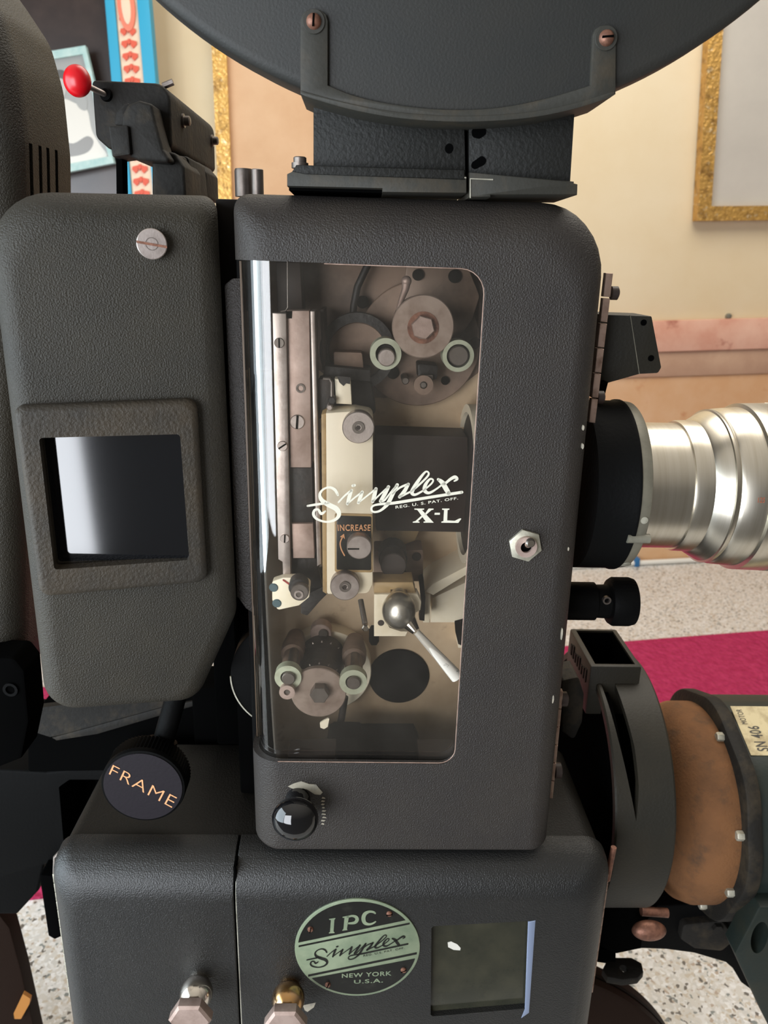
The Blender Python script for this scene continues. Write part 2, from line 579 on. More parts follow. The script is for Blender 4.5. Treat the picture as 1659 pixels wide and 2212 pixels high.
M_wall = mat('cream_wall_paint', (214, 198, 168), 0.85, 0, (14, 0.05, 0.004), ((206, 186, 150), 1.2, .35, .7))
M_marblepink = mat('pink_marble', (206, 152, 130), 0.4, 0, None, ((222, 180, 158), 5, .4, .7), var2=((170, 110, 92), 9, .62, .72))
M_marblepeach = mat('peach_stone', (204, 160, 118), 0.5, 0, None, ((214, 178, 142), 3, .4, .7), var2=((186, 128, 84), 7, .6, .75))
M_marbletan = mat('tan_stone_strip', (178, 144, 120), 0.5, 0, None, ((196, 164, 138), 4, .4, .7))
M_gold = mat('gilt_carved_wood', (200, 156, 84), 0.38, 0.55, (70, 0.9, 0.006), ((120, 84, 42), 26, .5, .72), var2=((232, 214, 176), 40, .58, .72))
M_canvas = mat('peach_brown_board', (186, 146, 108), 0.7, 0, None, ((200, 164, 128), 3, .3, .7))
M_mirror = mat('pale_grey_picture_glass', (176, 170, 162), 0.25, 0, None, ((190, 184, 174), 2, .3, .7))
M_darkboard = mat('dark_brown_board', (44, 32, 28), 0.3, 0, None, ((62, 48, 42), 6, .45, .75))
M_turq = mat('turquoise_paint', (44, 152, 186), 0.5, 0, (30, 0.2, 0.002))
M_turqpale = mat('pale_turquoise_picture_paint', (150, 182, 178), 0.5, 0, None, ((186, 204, 196), 20, .4, .7))
M_carve = mat('cream_carving_paint', (226, 196, 168), 0.6)
M_carvered = mat('red_carving_paint', (206, 84, 58), 0.6)
M_photowhite = mat('photo_white', (206, 202, 192), 0.3)
M_photogrey = mat('photo_grey', (150, 150, 146), 0.3)
M_photodark = mat('photo_dark', (84, 82, 80), 0.3)
M_pipe = mat('white_plastic_pipe', (214, 210, 202), 0.45)
M_blue = mat('blue_plastic_clip', (40, 100, 150), 0.5)


def terrazzo():
    m = bpy.data.materials.new('terrazzo'); m.use_nodes = True
    nt = m.node_tree; b = nt.nodes['Principled BSDF']; b.inputs['Roughness'].default_value = 0.35
    tc = nt.nodes.new('ShaderNodeTexCoord')
    ns = nt.nodes.new('ShaderNodeTexNoise'); ns.inputs['Scale'].default_value = 90
    nt.links.new(tc.outputs['Object'], ns.inputs['Vector'])
    mxv = nt.nodes.new('ShaderNodeMix'); mxv.data_type = 'VECTOR'; mxv.inputs[0].default_value = 0.012
    nt.links.new(tc.outputs['Object'], mxv.inputs[4]); nt.links.new(ns.outputs['Color'], mxv.inputs[5])
    vo = nt.nodes.new('ShaderNodeTexVoronoi'); vo.inputs['Scale'].default_value = 150
    nt.links.new(mxv.outputs[1], vo.inputs['Vector'])
    sp = nt.nodes.new('ShaderNodeSeparateColor'); nt.links.new(vo.outputs['Color'], sp.inputs[0])
    cr = nt.nodes.new('ShaderNodeValToRGB'); cr.color_ramp.interpolation = 'CONSTANT'
    stops = [(0, (98, 92, 86)), (.035, (122, 126, 124)), (.075, (184, 174, 160)), (.18, (196, 192, 186)), (.52, (206, 204, 202)), (.74, (190, 188, 184)), (.86, (216, 215, 214)), (.96, (166, 150, 136))]
    e = cr.color_ramp.elements
    e[0].position, e[0].color = 0, lin(stops[0][1])
    e[1].position, e[1].color = stops[1][0], lin(stops[1][1])
    for p, c in stops[2:]:
        x = e.new(p); x.color = lin(c)
    nt.links.new(sp.outputs[0], cr.inputs[0])
    nt.links.new(cr.outputs[0], b.inputs['Base Color'])
    return m


def carpet():
    m = mat('magenta_carpet', (172, 54, 92), 0.95, 0, None, ((152, 40, 76), 30, .35, .7), spec=0.1)
    nt = m.node_tree; b = nt.nodes['Principled BSDF']
    tc = nt.nodes.new('ShaderNodeTexCoord')
    vo = nt.nodes.new('ShaderNodeTexVoronoi'); vo.inputs['Scale'].default_value = 55
    nt.links.new(tc.outputs['Object'], vo.inputs['Vector'])
    bp = nt.nodes.new('ShaderNodeBump'); bp.inputs['Strength'].default_value = 0.9; bp.inputs['Distance'].default_value = 0.01
    nt.links.new(vo.outputs['Distance'], bp.inputs['Height']); nt.links.new(bp.outputs[0], b.inputs['Normal'])
    return m


M_floor = terrazzo()
M_carpet = carpet()

# ================================================================== the room
WF = Frame(829, 900, 3.45, 0.08, 0.0)


def wz(z):
    return z - WF.O.z


bm = box(-4, 4.5, 0, 0.15, wz(-0.02), wz(3.2))
solo('wall_back', bm, M_wall, WF, None, None, kind='structure')
bmf = bmesh.new()
box(-4, 4.5, 0.1, 4.2, -0.1, 0.0, bm=bmf)
solo('floor', bmf, M_floor, None, None, None, kind='structure')
zt = WF.at(1500, 691, -0.03).z
zb = WF.at(1500, 758, -0.03).z
zc = WF.at(1500, 812, -0.02).z
solo('trim_1', box(-4, 4.5, -0.032, -0.001, zb, zt, 0.004), M_marblepink, WF, None, None, kind='structure')
solo('trim_2', box(-4, 4.5, -0.020, -0.001, zc, zb - .002, 0.003), M_marbletan, WF, None, None, kind='structure')
solo('trim_3', box(-4, 4.5, -0.012, -0.001, wz(0.0), zc - .002), M_marblepeach, WF, None, None, kind='structure')
# pipe along the foot of the wall, with clip
t = thing('conduit_pipe', 'white plastic pipe lying along the foot of the back wall', 'pipe', WF, (WF.at(1380, 1232, -0.03).x, -0.03, wz(0.012)))
part('pipe', tube([(-1.5, -0.03, wz(0.014)), (WF.at(1520, 1215, -.03).x, -0.03, wz(0.014))], 0.013), M_pipe, t)
cx = WF.at(1373, 1225, -0.03).x
part('clip', box(cx - .012, cx + .012, -0.05, -0.013, wz(0.0), wz(0.045), 0.003), M_blue, t, 'blue pipe clip')
c = WF.at(1573, 683, -0.005)
t = thing('wall_plug', 'small grey plug in the cream wall above the pink border', 'wall plug', WF, tuple(c))
part('plug', lathe([(-.012, .008), (-.010, .012), (0.004, .012)], tuple(c)), M_grey, t)
# carpet
x = 0
cz = 0.006
cp = []
for px, py in ((1340, 1386), (1659, 1361)):
    d = ray(px, py); tt = (cz - CAM.z) / d.z
    cp.append(CAM + d * tt)
dirx = (cp[1] - cp[0]).normalized()
far0 = cp[0] - dirx * 2.6; far1 = cp[1] + dirx * 1.4
d = ray(78, 1939); nearp = CAM + d * ((cz - CAM.z) / d.z)
perp = Vector((dirx.y, -dirx.x, 0))
wdt = (nearp - far0).dot(perp)
bm = slab([far0, far1, far1 + perp * wdt, far0 + perp * wdt], (0, 0, -0.0055))
o = solo('carpet_runner', bm, M_carpet, None, 'magenta ribbed carpet runner on the terrazzo floor behind the projector', 'carpet')


# picture frame helper: frame bar outline drawn on the wall
def picture(name, label, corners, barw, depth, Mfr, Min, fr, n, inlabel):
    o = rpoly(fr.poly(corners, n), 0.0)
    cxm = sum(p[0] for p in o) / 4; czm = sum(p[1] for p in o) / 4
    P = [Vector(p) for p in o]
    inner = []
    for i in range(4):
        a = (P[i - 1] - P[i]).normalized(); b = (P[(i + 1) % 4] - P[i]).normalized()
        s = abs(a.x * b.y - a.y * b.x)
        inner.append(tuple(P[i] + (a + b) * (barw / s)))
    base = (cxm, n, min(p[1] for p in o))
    t = thing(name, label, 'picture', fr, base)
    part('picture_frame', frame_ring(o, inner, n, n + depth), Mfr, t)
    part('picture_surface', prism([tuple(p) for p in inner], n + depth * .55, n + depth * .8), Min, t, inlabel)
    return t, inner


picture('framed_picture', 'gilt carved frame around a pale grey picture high on the wall by the lens',
        [(1562, -420), (2150, -430), (2150, 470), (1507, 477)], 0.058, 0.05, M_gold, M_mirror, WF, -0.055, 'pale grey glazed picture')
picture('framed_picture', 'gilt carved frame around a peach brown board behind the changeover unit',
        [(446, -150), (700, -150), (735, 620), (480, 620)], 0.055, 0.05, M_gold, M_canvas, WF, -0.055, 'peach brown board')
# big dark board in a painted carved frame
BF = Frame(280, 200, 3.20, 0.08, 0.0)
t = thing('carved_panel', 'tall dark brown board with a turquoise and red carved painted frame', 'panel', BF, tuple(BF.at(150, 900, 0)))
ins = BF.poly([(-500, -400), (225, -400), (300, 900), (-500, 900)], 0.02)
part('board', prism(ins, 0.02, 0.06), M_darkboard, t)
part('frame_edge', prism(BF.poly([(222, -60), (243, -60), (305, 640), (280, 640)]), -0.01, 0.06, 0.004), M_turq, t, 'inner turquoise frame edge')
part('frame_edge', prism(BF.poly([(291, -60), (318, -60), (376, 640), (350, 640)]), -0.01, 0.06, 0.004), M_turq, t, 'outer turquoise frame edge')
fb = part('carved_band', prism(BF.poly([(243, -60), (291, -60), (350, 640), (305, 640)]), 0.0, 0.06, 0.003), M_carve, t, 'cream band with red carving')
bm = bmesh.new()
for k in range(26):
    y = -50 + k * 27
    xc = 267 + (y + 60) / 700 * 60
    for s in (-1, 1):
        pts = [(xc + s * 3, y + 2), (xc + s * 16, y + 5), (xc + s * 17, y + 12), (xc + s * 9, y + 20), (xc + s * 4, y + 15)]
        prism(BF.poly(pts), -0.006, 0.001, 0, bm)
    prism(BF.poly([(xc - 2.5, y), (xc + 2.5, y), (xc + 3.5, y + 8), (xc, y + 14), (xc - 3.5, y + 8)]), -0.008, 0.001, 0, bm)
part('carving', bm, M_carvered, fb, 'red carved scrolls')
M_med = mat('pale_red_medallion_paint', (222, 120, 92), .6)
for cyy in (15, 290, 480):
    xc = 267 + (cyy + 60) / 700 * 60
    part('carved_medallion', prism(circle(BF.uv(xc, cyy), BF.rad(xc, cyy, 0, 19), 24, BF.radv(xc, cyy, 0, 55)), -0.009, 0.001, 0.002), M_med, fb, 'pale red oval medallion')
    part('medallion_center', prism(circle(BF.uv(xc, cyy), BF.rad(xc, cyy, 0, 10), 20, BF.radv(xc, cyy, 0, 40)), -0.012, -0.008, 0.001), M_carve, fb, 'cream medallion center')
# the black and white photograph
PFm = Frame(170, 240, 3.12, 0.08, 0.0)
o4 = [(72, 116), (184, 98), (246, 352), (96, 382)]
t = thing('framed_photograph', 'small black and white portrait photograph in a pale turquoise frame on the dark board', 'photograph', PFm, tuple(PFm.at(170, 380, 0)))
outer = PFm.poly(o4); inner = PFm.poly([(80, 133), (178, 117), (234, 338), (104, 362)])
part('picture_frame', frame_ring(outer, inner, 0.0, 0.03), M_turqpale, t)
ph = part('photograph', prism(inner, 0.012, 0.018), M_photogrey, t)
mp = lambda n: (lambda x, y: PFm.at(x, y, n))


def sil(pts, n, m, nm):
    part(nm, prism(PFm.poly(spline(pts, 4, True), n), n, n + 0.0008), m, ph)


sil([(112, 228), (122, 216), (142, 214), (160, 222), (176, 228), (190, 242), (198, 280), (214, 310), (230, 340), (170, 350), (106, 360), (106, 300)], 0.0112, M_photowhite, 'white_dress')
sil([(112, 160), (124, 151), (138, 153), (145, 168), (144, 186), (128, 180), (116, 184), (110, 174)], 0.0108, M_photodark, 'hair')
sil([(117, 176), (128, 169), (141, 176), (142, 198), (134, 214), (122, 208), (116, 192)], 0.0104, mat('photo_pale_grey', (176, 174, 168), .3), 'face')
sil([(106, 310), (130, 302), (158, 310), (188, 294), (202, 306), (190, 328), (156, 338), (118, 336)], 0.0104, mat('photo_mid_grey', (128, 126, 122), .3), 'folded_arms')
sil([(160, 206), (176, 200), (188, 216), (186, 238), (170, 232)], 0.0104, M_photogrey, 'second_face')

# ================================================================== projector head
HF = Frame(900, 1100, 0.65, 0.015, 0.042)
hb = HF.at(850, 1830, 0.1)
head = thing('projector_head', 'black wrinkle painted projector mechanism box with a large curved glass window and white script lettering', 'projector head', HF, (hb.x, 0.1, hb.z))
TL = HF.uv(499, 413, .02); TR = HF.uv(1315, 437, .02); BR = HF.uv(1178, 1826, .02); BL = HF.uv(551, 1829, .02)
vb = HF.uv(850, 1834, 0.003)[1]
BR = (BR[0], vb); BL = (BL[0], vb)
door_er = [.042, .024, .004, .032]
door_cr = [.012, .052, .006, .006]
outerb = pillow([TL, TR, BR, BL], door_er, door_cr, 0.0, 0.05)
off = .006
TLi = (TL[0] + off, TL[1] - off); TRi = (TR[0] - off, TR[1] - off); BRi = (BR[0] - off, BR[1] + off); BLi = (BL[0] + off, BL[1] + off)
innerb = pillow([TLi, TRi, BRi, BLi], [.038, .02, .002, .028], [.010, .048, .004, .004], off, 0.07)
win = rpoly(HF.poly([(400, 557), (1052, 581), (984, 1651), (400, 1644)]), [0, .020, .016, 0])
dbm = cut(outerb, [innerb, prism(win, -0.03, 0.055)])
door = part('door', dbm, M_wrinkle, head, ang=30)
# curved glass
def glass_sheet():
    v0 = HF.uv(700, 1660, .005)[1]; v1 = HF.uv(700, 548, .005)[1]
    bm = bmesh.new()
    rows = []
    for (ul, ur, v) in ((BL[0], HF.uv(1000, 1655, .006)[0], v0), (TL[0] + (BL[0] - TL[0]) * .1, HF.uv(1068, 556, .006)[0], v1)):
        ul += .0045
        path = []
        for th, rr in (('o', .0280), ('i', .0250)):
            cx, cy = ul + .0280, .0066 + .0280
            arc = [(cx - rr, .0495)] + [(cx - rr * math.cos(a * PI / 2 / 14), cy - rr * math.sin(a * PI / 2 / 14)) for a in range(15)] + [(ur, cy - rr)]
            path.append(arc)
        loop = path[0] + path[1][::-1]
        rows.append([bm.verts.new((x, y, v)) for x, y in loop])
    A, B = rows
    m = len(A)
    for i in range(m):
        bm.faces.new((A[i], A[(i + 1) % m], B[(i + 1) % m], B[i]))
    h = m // 2
    for row in rows:
        for i in range(h - 1):
            bm.faces.new((row[i], row[i + 1], row[m - 2 - i], row[m - 1 - i]))
    bmesh.ops.recalc_face_normals(bm, faces=bm.faces)
    return bm


pane = part('window_glass', glass_sheet(), M_pane, door, 'clear curved window pane')
# thin bright edge of the opening
wi = rpoly(HF.poly([(640, 567), (1049, 582), (981.5, 1649), (640, 1646)]), [0, .020, .016, 0])
path = wi[1:-1]
edge = [(p[0], 0.0002, p[1]) for p in [HF.uv(700, 569.5)] + path + [HF.uv(600, 1645.5)]]
edge = [(p[0], .0004, p[2]) for p in edge]
part('window_edge', tube(edge, .00045, seg=6), M_hinge, door, 'bright worn edge of the window opening')
bm = prism([HF.uv(517, 563, .045), HF.uv(524, 563, .045), HF.uv(563, 1622, .045), HF.uv(556, 1622, .045)], .043, .049, .001)
part('edge_strip', bm, mat('dark_brown_strip', (74, 58, 42), .5, .2), door, 'brown strip at the edge of the glass')

# ---- lettering on the glass
bx, by = 640, 990; ks = 1659 / 400.0
NG = 0.0058
gmap = lambda x, y: HF.at(bx + x / ks, by + y / ks, NG)


def aff(p):
    dx, dy = p[0] - 235, p[1] - 795
    a = (dx * 90 - dy * 135) / 134550.0; b = (1210 * dy + 190 * dx) / 134550.0
    return (100 + a * 1390 + b * 160, 425 - a * 120 + b * 145) + tuple(p[2:])


SCRIPT = [[aff(p) for p in s] for s in (
    [(474, 706, 22), (452, 676, 26), (410, 664, 20), (360, 682, 18), (334, 716, 26), (350, 752, 38), (404, 776, 44), (460, 796, 46), (478, 832, 36), (440, 868, 24), (372, 884, 18), (305, 872, 22), (280, 846, 26), (290, 818, 22), (318, 812, 20), (340, 836, 26), (372, 818, 16)],
    [(236, 796, 18), (310, 780, 22), (400, 762, 20)],
    [(478, 752, 16), (530, 704, 16), (582, 668, 20)],
    [(582, 668, 26), (564, 708, 34), (546, 756, 26)], [(592, 638, 24), (606, 634, 24)],
    [(546, 756, 16), (604, 712, 14), (664, 672, 18)], [(664, 672, 28), (648, 706, 32), (632, 742, 26)])]
SCRIPT += [[aff((632, 742, 14)), (630, 340, 14), (714, 274, 18)], [(714, 274, 30), (700, 330, 36), (684, 388, 28)],
           [(684, 388, 16), (756, 318, 14), (826, 256, 18)], [(826, 256, 30), (790, 325, 36), (754, 384, 28)], [(754, 384, 16), (790, 376, 18), (850, 300, 14), (900, 244, 18)]]
SCRIPT += [
    [(905, 238, 30), (868, 312, 34), (826, 396, 36), (790, 440, 26), (742, 474, 20), (692, 480, 18), (672, 454, 18), (692, 424, 18), (760, 410, 22), (880, 400, 26), (1180, 352, 26), (1484, 304, 26)],
    [(862, 318, 14), (930, 262, 18), (1004, 232, 22)], [(1004, 232, 28), (968, 296, 34), (926, 346, 30)],
    [(926, 346, 22), (985, 318, 18), (1040, 288, 18), (1128, 212, 18), (1186, 146, 18), (1166, 118, 16), (1124, 158, 24), (1062, 250, 34), (1036, 306, 34), (1066, 326, 22), (1140, 288, 16)],
    [(1140, 288, 14), (1208, 230, 16), (1226, 196, 16), (1198, 186, 18), (1158, 236, 30), (1150, 288, 34), (1190, 310, 24), (1262, 270, 16), (1330, 216, 18)],
    [(1272, 190, 26), (1308, 218, 42), (1348, 284, 44), (1366, 312, 36)], [(1326, 234, 20), (1380, 188, 26), (1422, 168, 30), (1442, 186, 22), (1416, 204, 14)]]
bm = bmesh.new()
for s in SCRIPT:
    ribbon(s, gmap, bm)
part('script_lettering', bm, M_white, door, 'white script word on the glass')
part('small_lettering', lettering('REG. U. S. PAT. OFF.', [(888, 426), (1448, 345), (1450, 368), (890, 452)], gmap, 0.012), M_white, door, 'small white line of capitals')
bm = bmesh.new()
flat([(1058, 450), (1146, 450), (1146, 460), (1126, 463), (1222, 566), (1232, 577), (1140, 577), (1140, 568), (1158, 564), (1090, 470), (1082, 462), (1058, 460)], gmap, bm)
flat([(1186, 450), (1230, 450), (1230, 460), (1212, 464), (1154, 514), (1146, 505)], gmap, bm)
flat([(1120, 515), (1132, 526), (1090, 564), (1104, 568), (1104, 577), (1044, 577), (1044, 568), (1068, 562)], gmap, bm)
flat([(1240, 488), (1288, 488), (1286, 506), (1238, 506)], gmap, bm)
flat([(1306, 450), (1372, 450), (1372, 460), (1356, 464), (1352, 556), (1420, 560), (1464, 538), (1480, 540), (1452, 579), (1300, 577), (1300, 567), (1318, 563), (1324, 464), (1306, 460)], gmap, bm)
part('letters', bm, M_white, door, 'white serif letters X-L')

# ---- toggle switch on the door
sx, sy = 1134, 1177
c = HF.at(sx, sy, 0)
r = HF.rad(sx, sy, 0, 37)
sw = part('toggle_switch', lathe([(-.0035, r * .93), (-.0028, r), (.001, r)], (c.x, 0, c.z), seg=6, a0=0.28), M_hingecream, door)
part('bushing', ring_solid(r * .62, r * .33, -.007, -.001, (c.x, 0, c.z)), M_steelpink, sw)
part('switch_hole', lathe([(-.004, r * .34), (-.003, r * .34)], (c.x, 0, c.z)), M_deep, sw)
e = HF.at(1147, 1174, -.022)
part('switch_lever', tube([(c.x, -.003, c.z), ((c.x + e.x) / 2, -.012, (c.z + e.z) / 2), (e.x, -.020, e.z), (e.x, -.0225, e.z)], [.0022, .0030, .0043, .003]), M_chrome, sw, 'bright switch lever')
# ---- glossy knob
kc = HF.at(637, 1776, -.035)
kr = HF.rad(637, 1776, -.035, 51)
c0 = HF.at(652, 1722, 0.0)
bm = lathe([(0, kr * .55), (-.006, kr * .58), (-.014, kr * .50), (-.020, kr * .5), (-.022, kr * .8), (-.026, kr * .97), (-.031, kr), (-.036, kr * .93), (-.041, kr * .75), (-.045, kr * .45), (-.047, 0)], (kc.x, 0, kc.z))
part('door_knob', bm, M_bakelite, door, 'glossy black domed knob')
pts = [(622, 1699), (634, 1693), (651, 1688), (668, 1694), (683, 1695), (690, 1704), (697, 1712), (692, 1717), (680, 1716), (664, 1706), (655, 1703), (640, 1705), (630, 1703)]
part('paint_chip', prism(HF.poly(pts, -.0004), -.0004, .0005), M_chip, door, 'flaked white patch above the knob')
sbm = bmesh.new()
for k in range(9):
    yy = 1722 + k * 7; xx = 697 + R.uniform(-2, 3)
    prism(HF.poly([(xx, yy), (xx + R.uniform(4, 9), yy + 1), (xx + R.uniform(3, 8), yy + 3.5), (xx - 2, yy + 3)], -.0004), -.0004, .0005, 0, sbm)
for (xx, yy, ww, hh) in ((1257, 922, 3, 7), (1256, 962, 3, 7), (1225, 1182, 2.5, 5), (1211, 1365, 3, 16), (1192, 1505, 3, 11)):
    part('paint_chip', prism(circle(HF.uv(xx, yy, .008), HF.rad(xx, yy, .008, ww * .7), 10, HF.radv(xx, yy, .008, hh * .8)), .003, .012), M_chip, door, 'pale chip in the door paint')
part('paint_scratches', sbm, M_chip, door, 'pale scratches beside the knob')


# ---- hinges
def hinge(pts4, n0, n1, cnt, m, parent, pins=()):
    a, b, c_, d_ = pts4
    bm = bmesh.new()
    for k in range(cnt):
        f0 = (k + .03) / cnt; f1 = (k + .97) / cnt
        L = lambda p, q, f: (p[0] + (q[0] - p[0]) * f, p[1] + (q[1] - p[1]) * f)
        prism(HF.poly([L(a, d_, f0), L(b, c_, f0), L(b, c_, f1), L(a, d_, f1)], n0), n0, n1, .0008, bm)
    o = part('hinge', bm, m, parent)
    for (x, y, rr) in pins:
        c = HF.at(x, y, n1)
        part('hinge_screw', lathe([(0, HF.radv(x, y, n1, rr)), (HF.rad(x, y, n1, rr * .9), HF.radv(x, y, n1, rr)), (HF.rad(x, y, n1, rr * 1.1), HF.radv(x, y, n1, rr * .6))], tuple(c), 'u', 20), M_brown, o)
    return o


hinge([(1309, 588), (1325, 589), (1286, 916), (1272, 914)], .049, .056, 6, M_hinge, door, [(1320, 633, 15), (1290, 858, 14)])
hinge([(1206, 1492), (1217, 1494), (1194, 1727), (1185, 1726)], .049, .056, 6, M_hinge, door, [(1211, 1510, 14), (1198, 1664, 14)])

# ---- housing behind the door
hz1 = TL[1] - .004; hz0 = BL[1] + .004
hx0 = HF.uv(522, 900, .055)[0]
hx1 = HF.uv(1178, 1700, .055)[0] - .004
ho = rpoly([(hx0, hz1), (hx1, hz1), (hx1, hz0), (hx0, hz0)], [.004, .05, .004, .004])
cav = box(hx0 + .005, hx1 - .006, .03, .145, hz0 + .006, hz1 - .03)
part('housing', cut(prism(ho, .052, .20, .002), [cav]), M_black, head, 'black rear case')
part('dark_gap_block', box(HF.uv(506, 1400, .1)[0], hx0 - .0005, .1, .19, HF.at(600, 1803, .035).z + .001, HF.uv(480, 1240, .1)[1], .003), M_deep, head, 'added black block filling the dark gap beside the snout')  # added black box standing for the dark between snout and guard
part('dark_gap_panel', box(HF.uv(440, 1400, .15)[0], hx0 - .0005, .195, .214, HF.at(600, 1803, .035).z + .001, HF.uv(480, 1270, .19)[1], .003), M_deep, head, 'added black panel filling the dark gap behind the snout')  # added black panel so the gap behind the snout reads dark
part('base_foot', box(hx0 + .012, hx1 - .012, .06, .19, HF.at(600, 1803, .035).z - .0015, hz0 + .001, .001), M_deep, head, 'black foot between the two boxes')
part('side_casting', box(HF.uv(468, 500, .088)[0], hx0 - .0005, .088, .16, HF.uv(480, 1316, .06)[1], HF.uv(480, 424, .06)[1], .002), mat('dark_brown_casting', (26, 21, 18), .6, spec=.15), head, 'dark brown casting between head and lamp snout')  # dark brown; lower part extended to fill the dark gap beside the snout
bp = part('interior_plate', box(hx0 + .005, hx1 - .006, .139, .1449, hz0 + .006, hz1 - .03), M_tan, head, 'aged cream back plate behind the glass')
sp = HF.poly([(483, 616), (500, 602), (521, 600), (556, 1334), (530, 1318), (511, 1292)], .047)
part('side_plate', prism(rpoly(sp, [.004, .004, 0, 0, .002, .006]), .0505, .075, .001), M_wrinkle, head, 'rough black plate beside the glass edge')
c = HF.at(632, 1462, .07)
part('shutter_guard', cut(lathe([(0, .064), (.001, .0655), (.03, .0655)], tuple(c), seg=80), [box(hx0 - .001, hx0 + .3, 0, .2, -.6, .6)]), M_black, head, 'round black guard at the side')
bm = bmesh.new()
part('guard_rim', cut(ring_solid(.0662, .0648, -.0008, .001, tuple(c), seg=80), [box(hx0 - .001, hx0 + .3, 0, .2, -.6, .6), box(-.6, .6, 0, .2, c.z, .6)]), M_hingecream, bpy.data.objects['shutter_guard'], 'worn bright rim')

# ---- film path parts behind the glass


def cyl(px, py, n0, n1, rpx, m, nm, parent, label=None, seg=48, bev=.0008, a0=0.0, bm=None):
    c = HF.at(px, py, n0)
    r = HF.rad(px, py, n0, rpx)
    b = lathe([(n0, r - bev), (n0 + bev, r), (n1, r)], (c.x, 0, c.z), seg=seg, a0=a0, bm=bm)
    if bm is not None: return None
    return part(nm, b, m, parent, label)


def washer(px, py, n0, n1, ro, ri, m, nm, parent, label=None):
    c = HF.at(px, py, n0)
    return part(nm, ring_solid(HF.rad(px, py, n0, ro), HF.rad(px, py, n0, ri), n0, n1, (c.x, 0, c.z)), m, parent, label)


def slotted(px, py, n, rpx, m, parent, ang=0.3, nm='screw'):
    c = HF.at(px, py, n)
    r = HF.rad(px, py, n, rpx)
    o = part(nm, lathe([(n, r * .9), (n + .0006, r), (n + .003, r)], (c.x, 0, c.z), seg=28), m, parent)
    d = Vector((math.cos(ang), math.sin(ang))) * r * .92
    q = Vector((-math.sin(ang), math.cos(ang))) * r * .16
    cc = Vector((c.x, c.z))
    part('screw_slot', prism([tuple(cc + d + q), tuple(cc - d + q), tuple(cc - d - q), tuple(cc + d - q)], n - .0002, n + .001), M_deep, o)
    return o


def pp(pts, n0, n1, m, nm, parent, r=0.0, bev=.0006, label=None):
    return part(nm, prism(rpoly(HF.poly(pts, n0), r), n0, n1, bev), m, parent, label)


# gate trap (bare metal column)
trap = pp([(588, 676), (618, 677), (628, 1262), (612, 1262), (610, 1214), (601, 1208)], .045, .060, M_steel, 'film_trap', head, label='bare steel film trap')
pp([(619, 671), (668, 671), (672, 1010), (627, 1010)], .050, .075, M_steelpink, 'trap_plate', trap)
pp([(626, 1010), (674, 1010), (677, 1131), (630, 1131)], .054, .078, M_grease, 'trap_aperture', trap, label='black aperture block')
pp([(630, 1131), (676, 1131), (679, 1206), (633, 1206)], .050, .075, M_steelpink, 'trap_plate', trap)
pp([(670, 672), (680, 672), (694, 1218), (685, 1224)], .046, .080, M_steel, 'trap_rail', trap)
pp([(683, 950), (690, 950), (696, 1224), (690, 1226)], .048, .080, M_darksteel, 'trap_rail', trap)
pp([(612, 1206), (682, 1206), (696, 1270), (614, 1270)], .062, .09, M_grease, 'trap_foot', trap)
pp([(617, 672), (631, 672), (630, 688), (618, 688)], .049, .06, M_deep, 'trap_notch', trap)
for (x, y, rr, a, m) in ((603, 741, 11, 1.57, M_darksteel), (642, 912, 16, 1.5, M_steel), (610, 964, 11, .6, M_steel), (615, 1164, 10, 1.5, M_steel)):
    slotted(x, y, .0436 if x < 620 else .0486, rr, m, trap, a)
washer(649, 839, .0488, .0505, 10, 6, M_darksteel, 'bushing', trap)
part('wire_clip', tube([HF.at(621, 565, .042), HF.at(621.5, 664, .042), HF.at(617, 671, .042), HF.at(606, 673, .042)], .0005, seg=8), M_darksteel, trap)
# dark strip above the trap
pp([(596, 566), (648, 566), (654, 676), (600, 676)], .085, .12, M_brown, 'upper_guide', head, label='dark brown guide above the film trap')

# gate door (cream block)
gate = pp([(704, 892), (766, 888), (806, 896), (805, 1262), (796, 1282), (706, 1284)], .028, .062, M_cream, 'film_gate', head, r=[.001, .001, .006, .006, .006, .002], bev=.0012, label='cream painted film gate')
pp([(694, 896), (704, 892), (706, 1284), (697, 1278)], .030, .066, M_creamedge, 'gate_edge', gate, label='worn brown edge of the gate')
for (x, y) in ((774, 924), (745, 1268)):
    rr = 35 if y < 1000 else 32
    k = cyl(x, y, .018, .030, rr, M_steel, 'gate_roller', gate, 'steel roller disc')
    washer(x, y, .0165, .0185, rr * .38, rr * .2, M_darksteel, 'hub', k)
    cyl(x, y, .0178, .0185, rr * .2, M_brown, 'hub_hole', k, seg=6)
lab = pp([(723, 1109), (805, 1111), (805, 1237), (723, 1236)], .0268, .029, M_creamedge, 'label_border', gate, r=.002, bev=.0004)
lab = pp([(727, 1114), (802, 1116), (802, 1232), (727, 1231)], .0262, .029, M_badgeblack, 'label_plate', gate, r=.0015, bev=.0003, label='black label plate reading INCREASE')
lm = lambda x, y: HF.at(x, y, .0258)
part('lettering', lettering('INCREASE', [(729, 1133), (801, 1133), (800, 1147), (730, 1147)], lm, .015), M_copper, lab)
bm = bmesh.new()
ribbon([(744, 1200, 2.6), (737, 1186, 2.6), (735, 1172, 2.6), (741, 1158, 2.6)], lm, bm)
flat([(734, 1160), (743, 1153), (745, 1165), (742, 1161)], lm, bm)
part('arrow', bm, M_copper, lab)
dial = cyl(776, 1183, .014, .028, 27, M_steel, 'focus_dial', gate, 'steel dial with a pointer slot')
pp([(751, 1184.5), (776, 1184.5), (776, 1187.5), (751, 1187.5)], .0136, .0145, M_deep, 'pointer', dial, bev=0)
pp([(723, 818), (757, 822), (760, 874), (726, 872)], .045, .06, M_cream, 'gate_tab', gate, label='flaking cream tab above the gate')
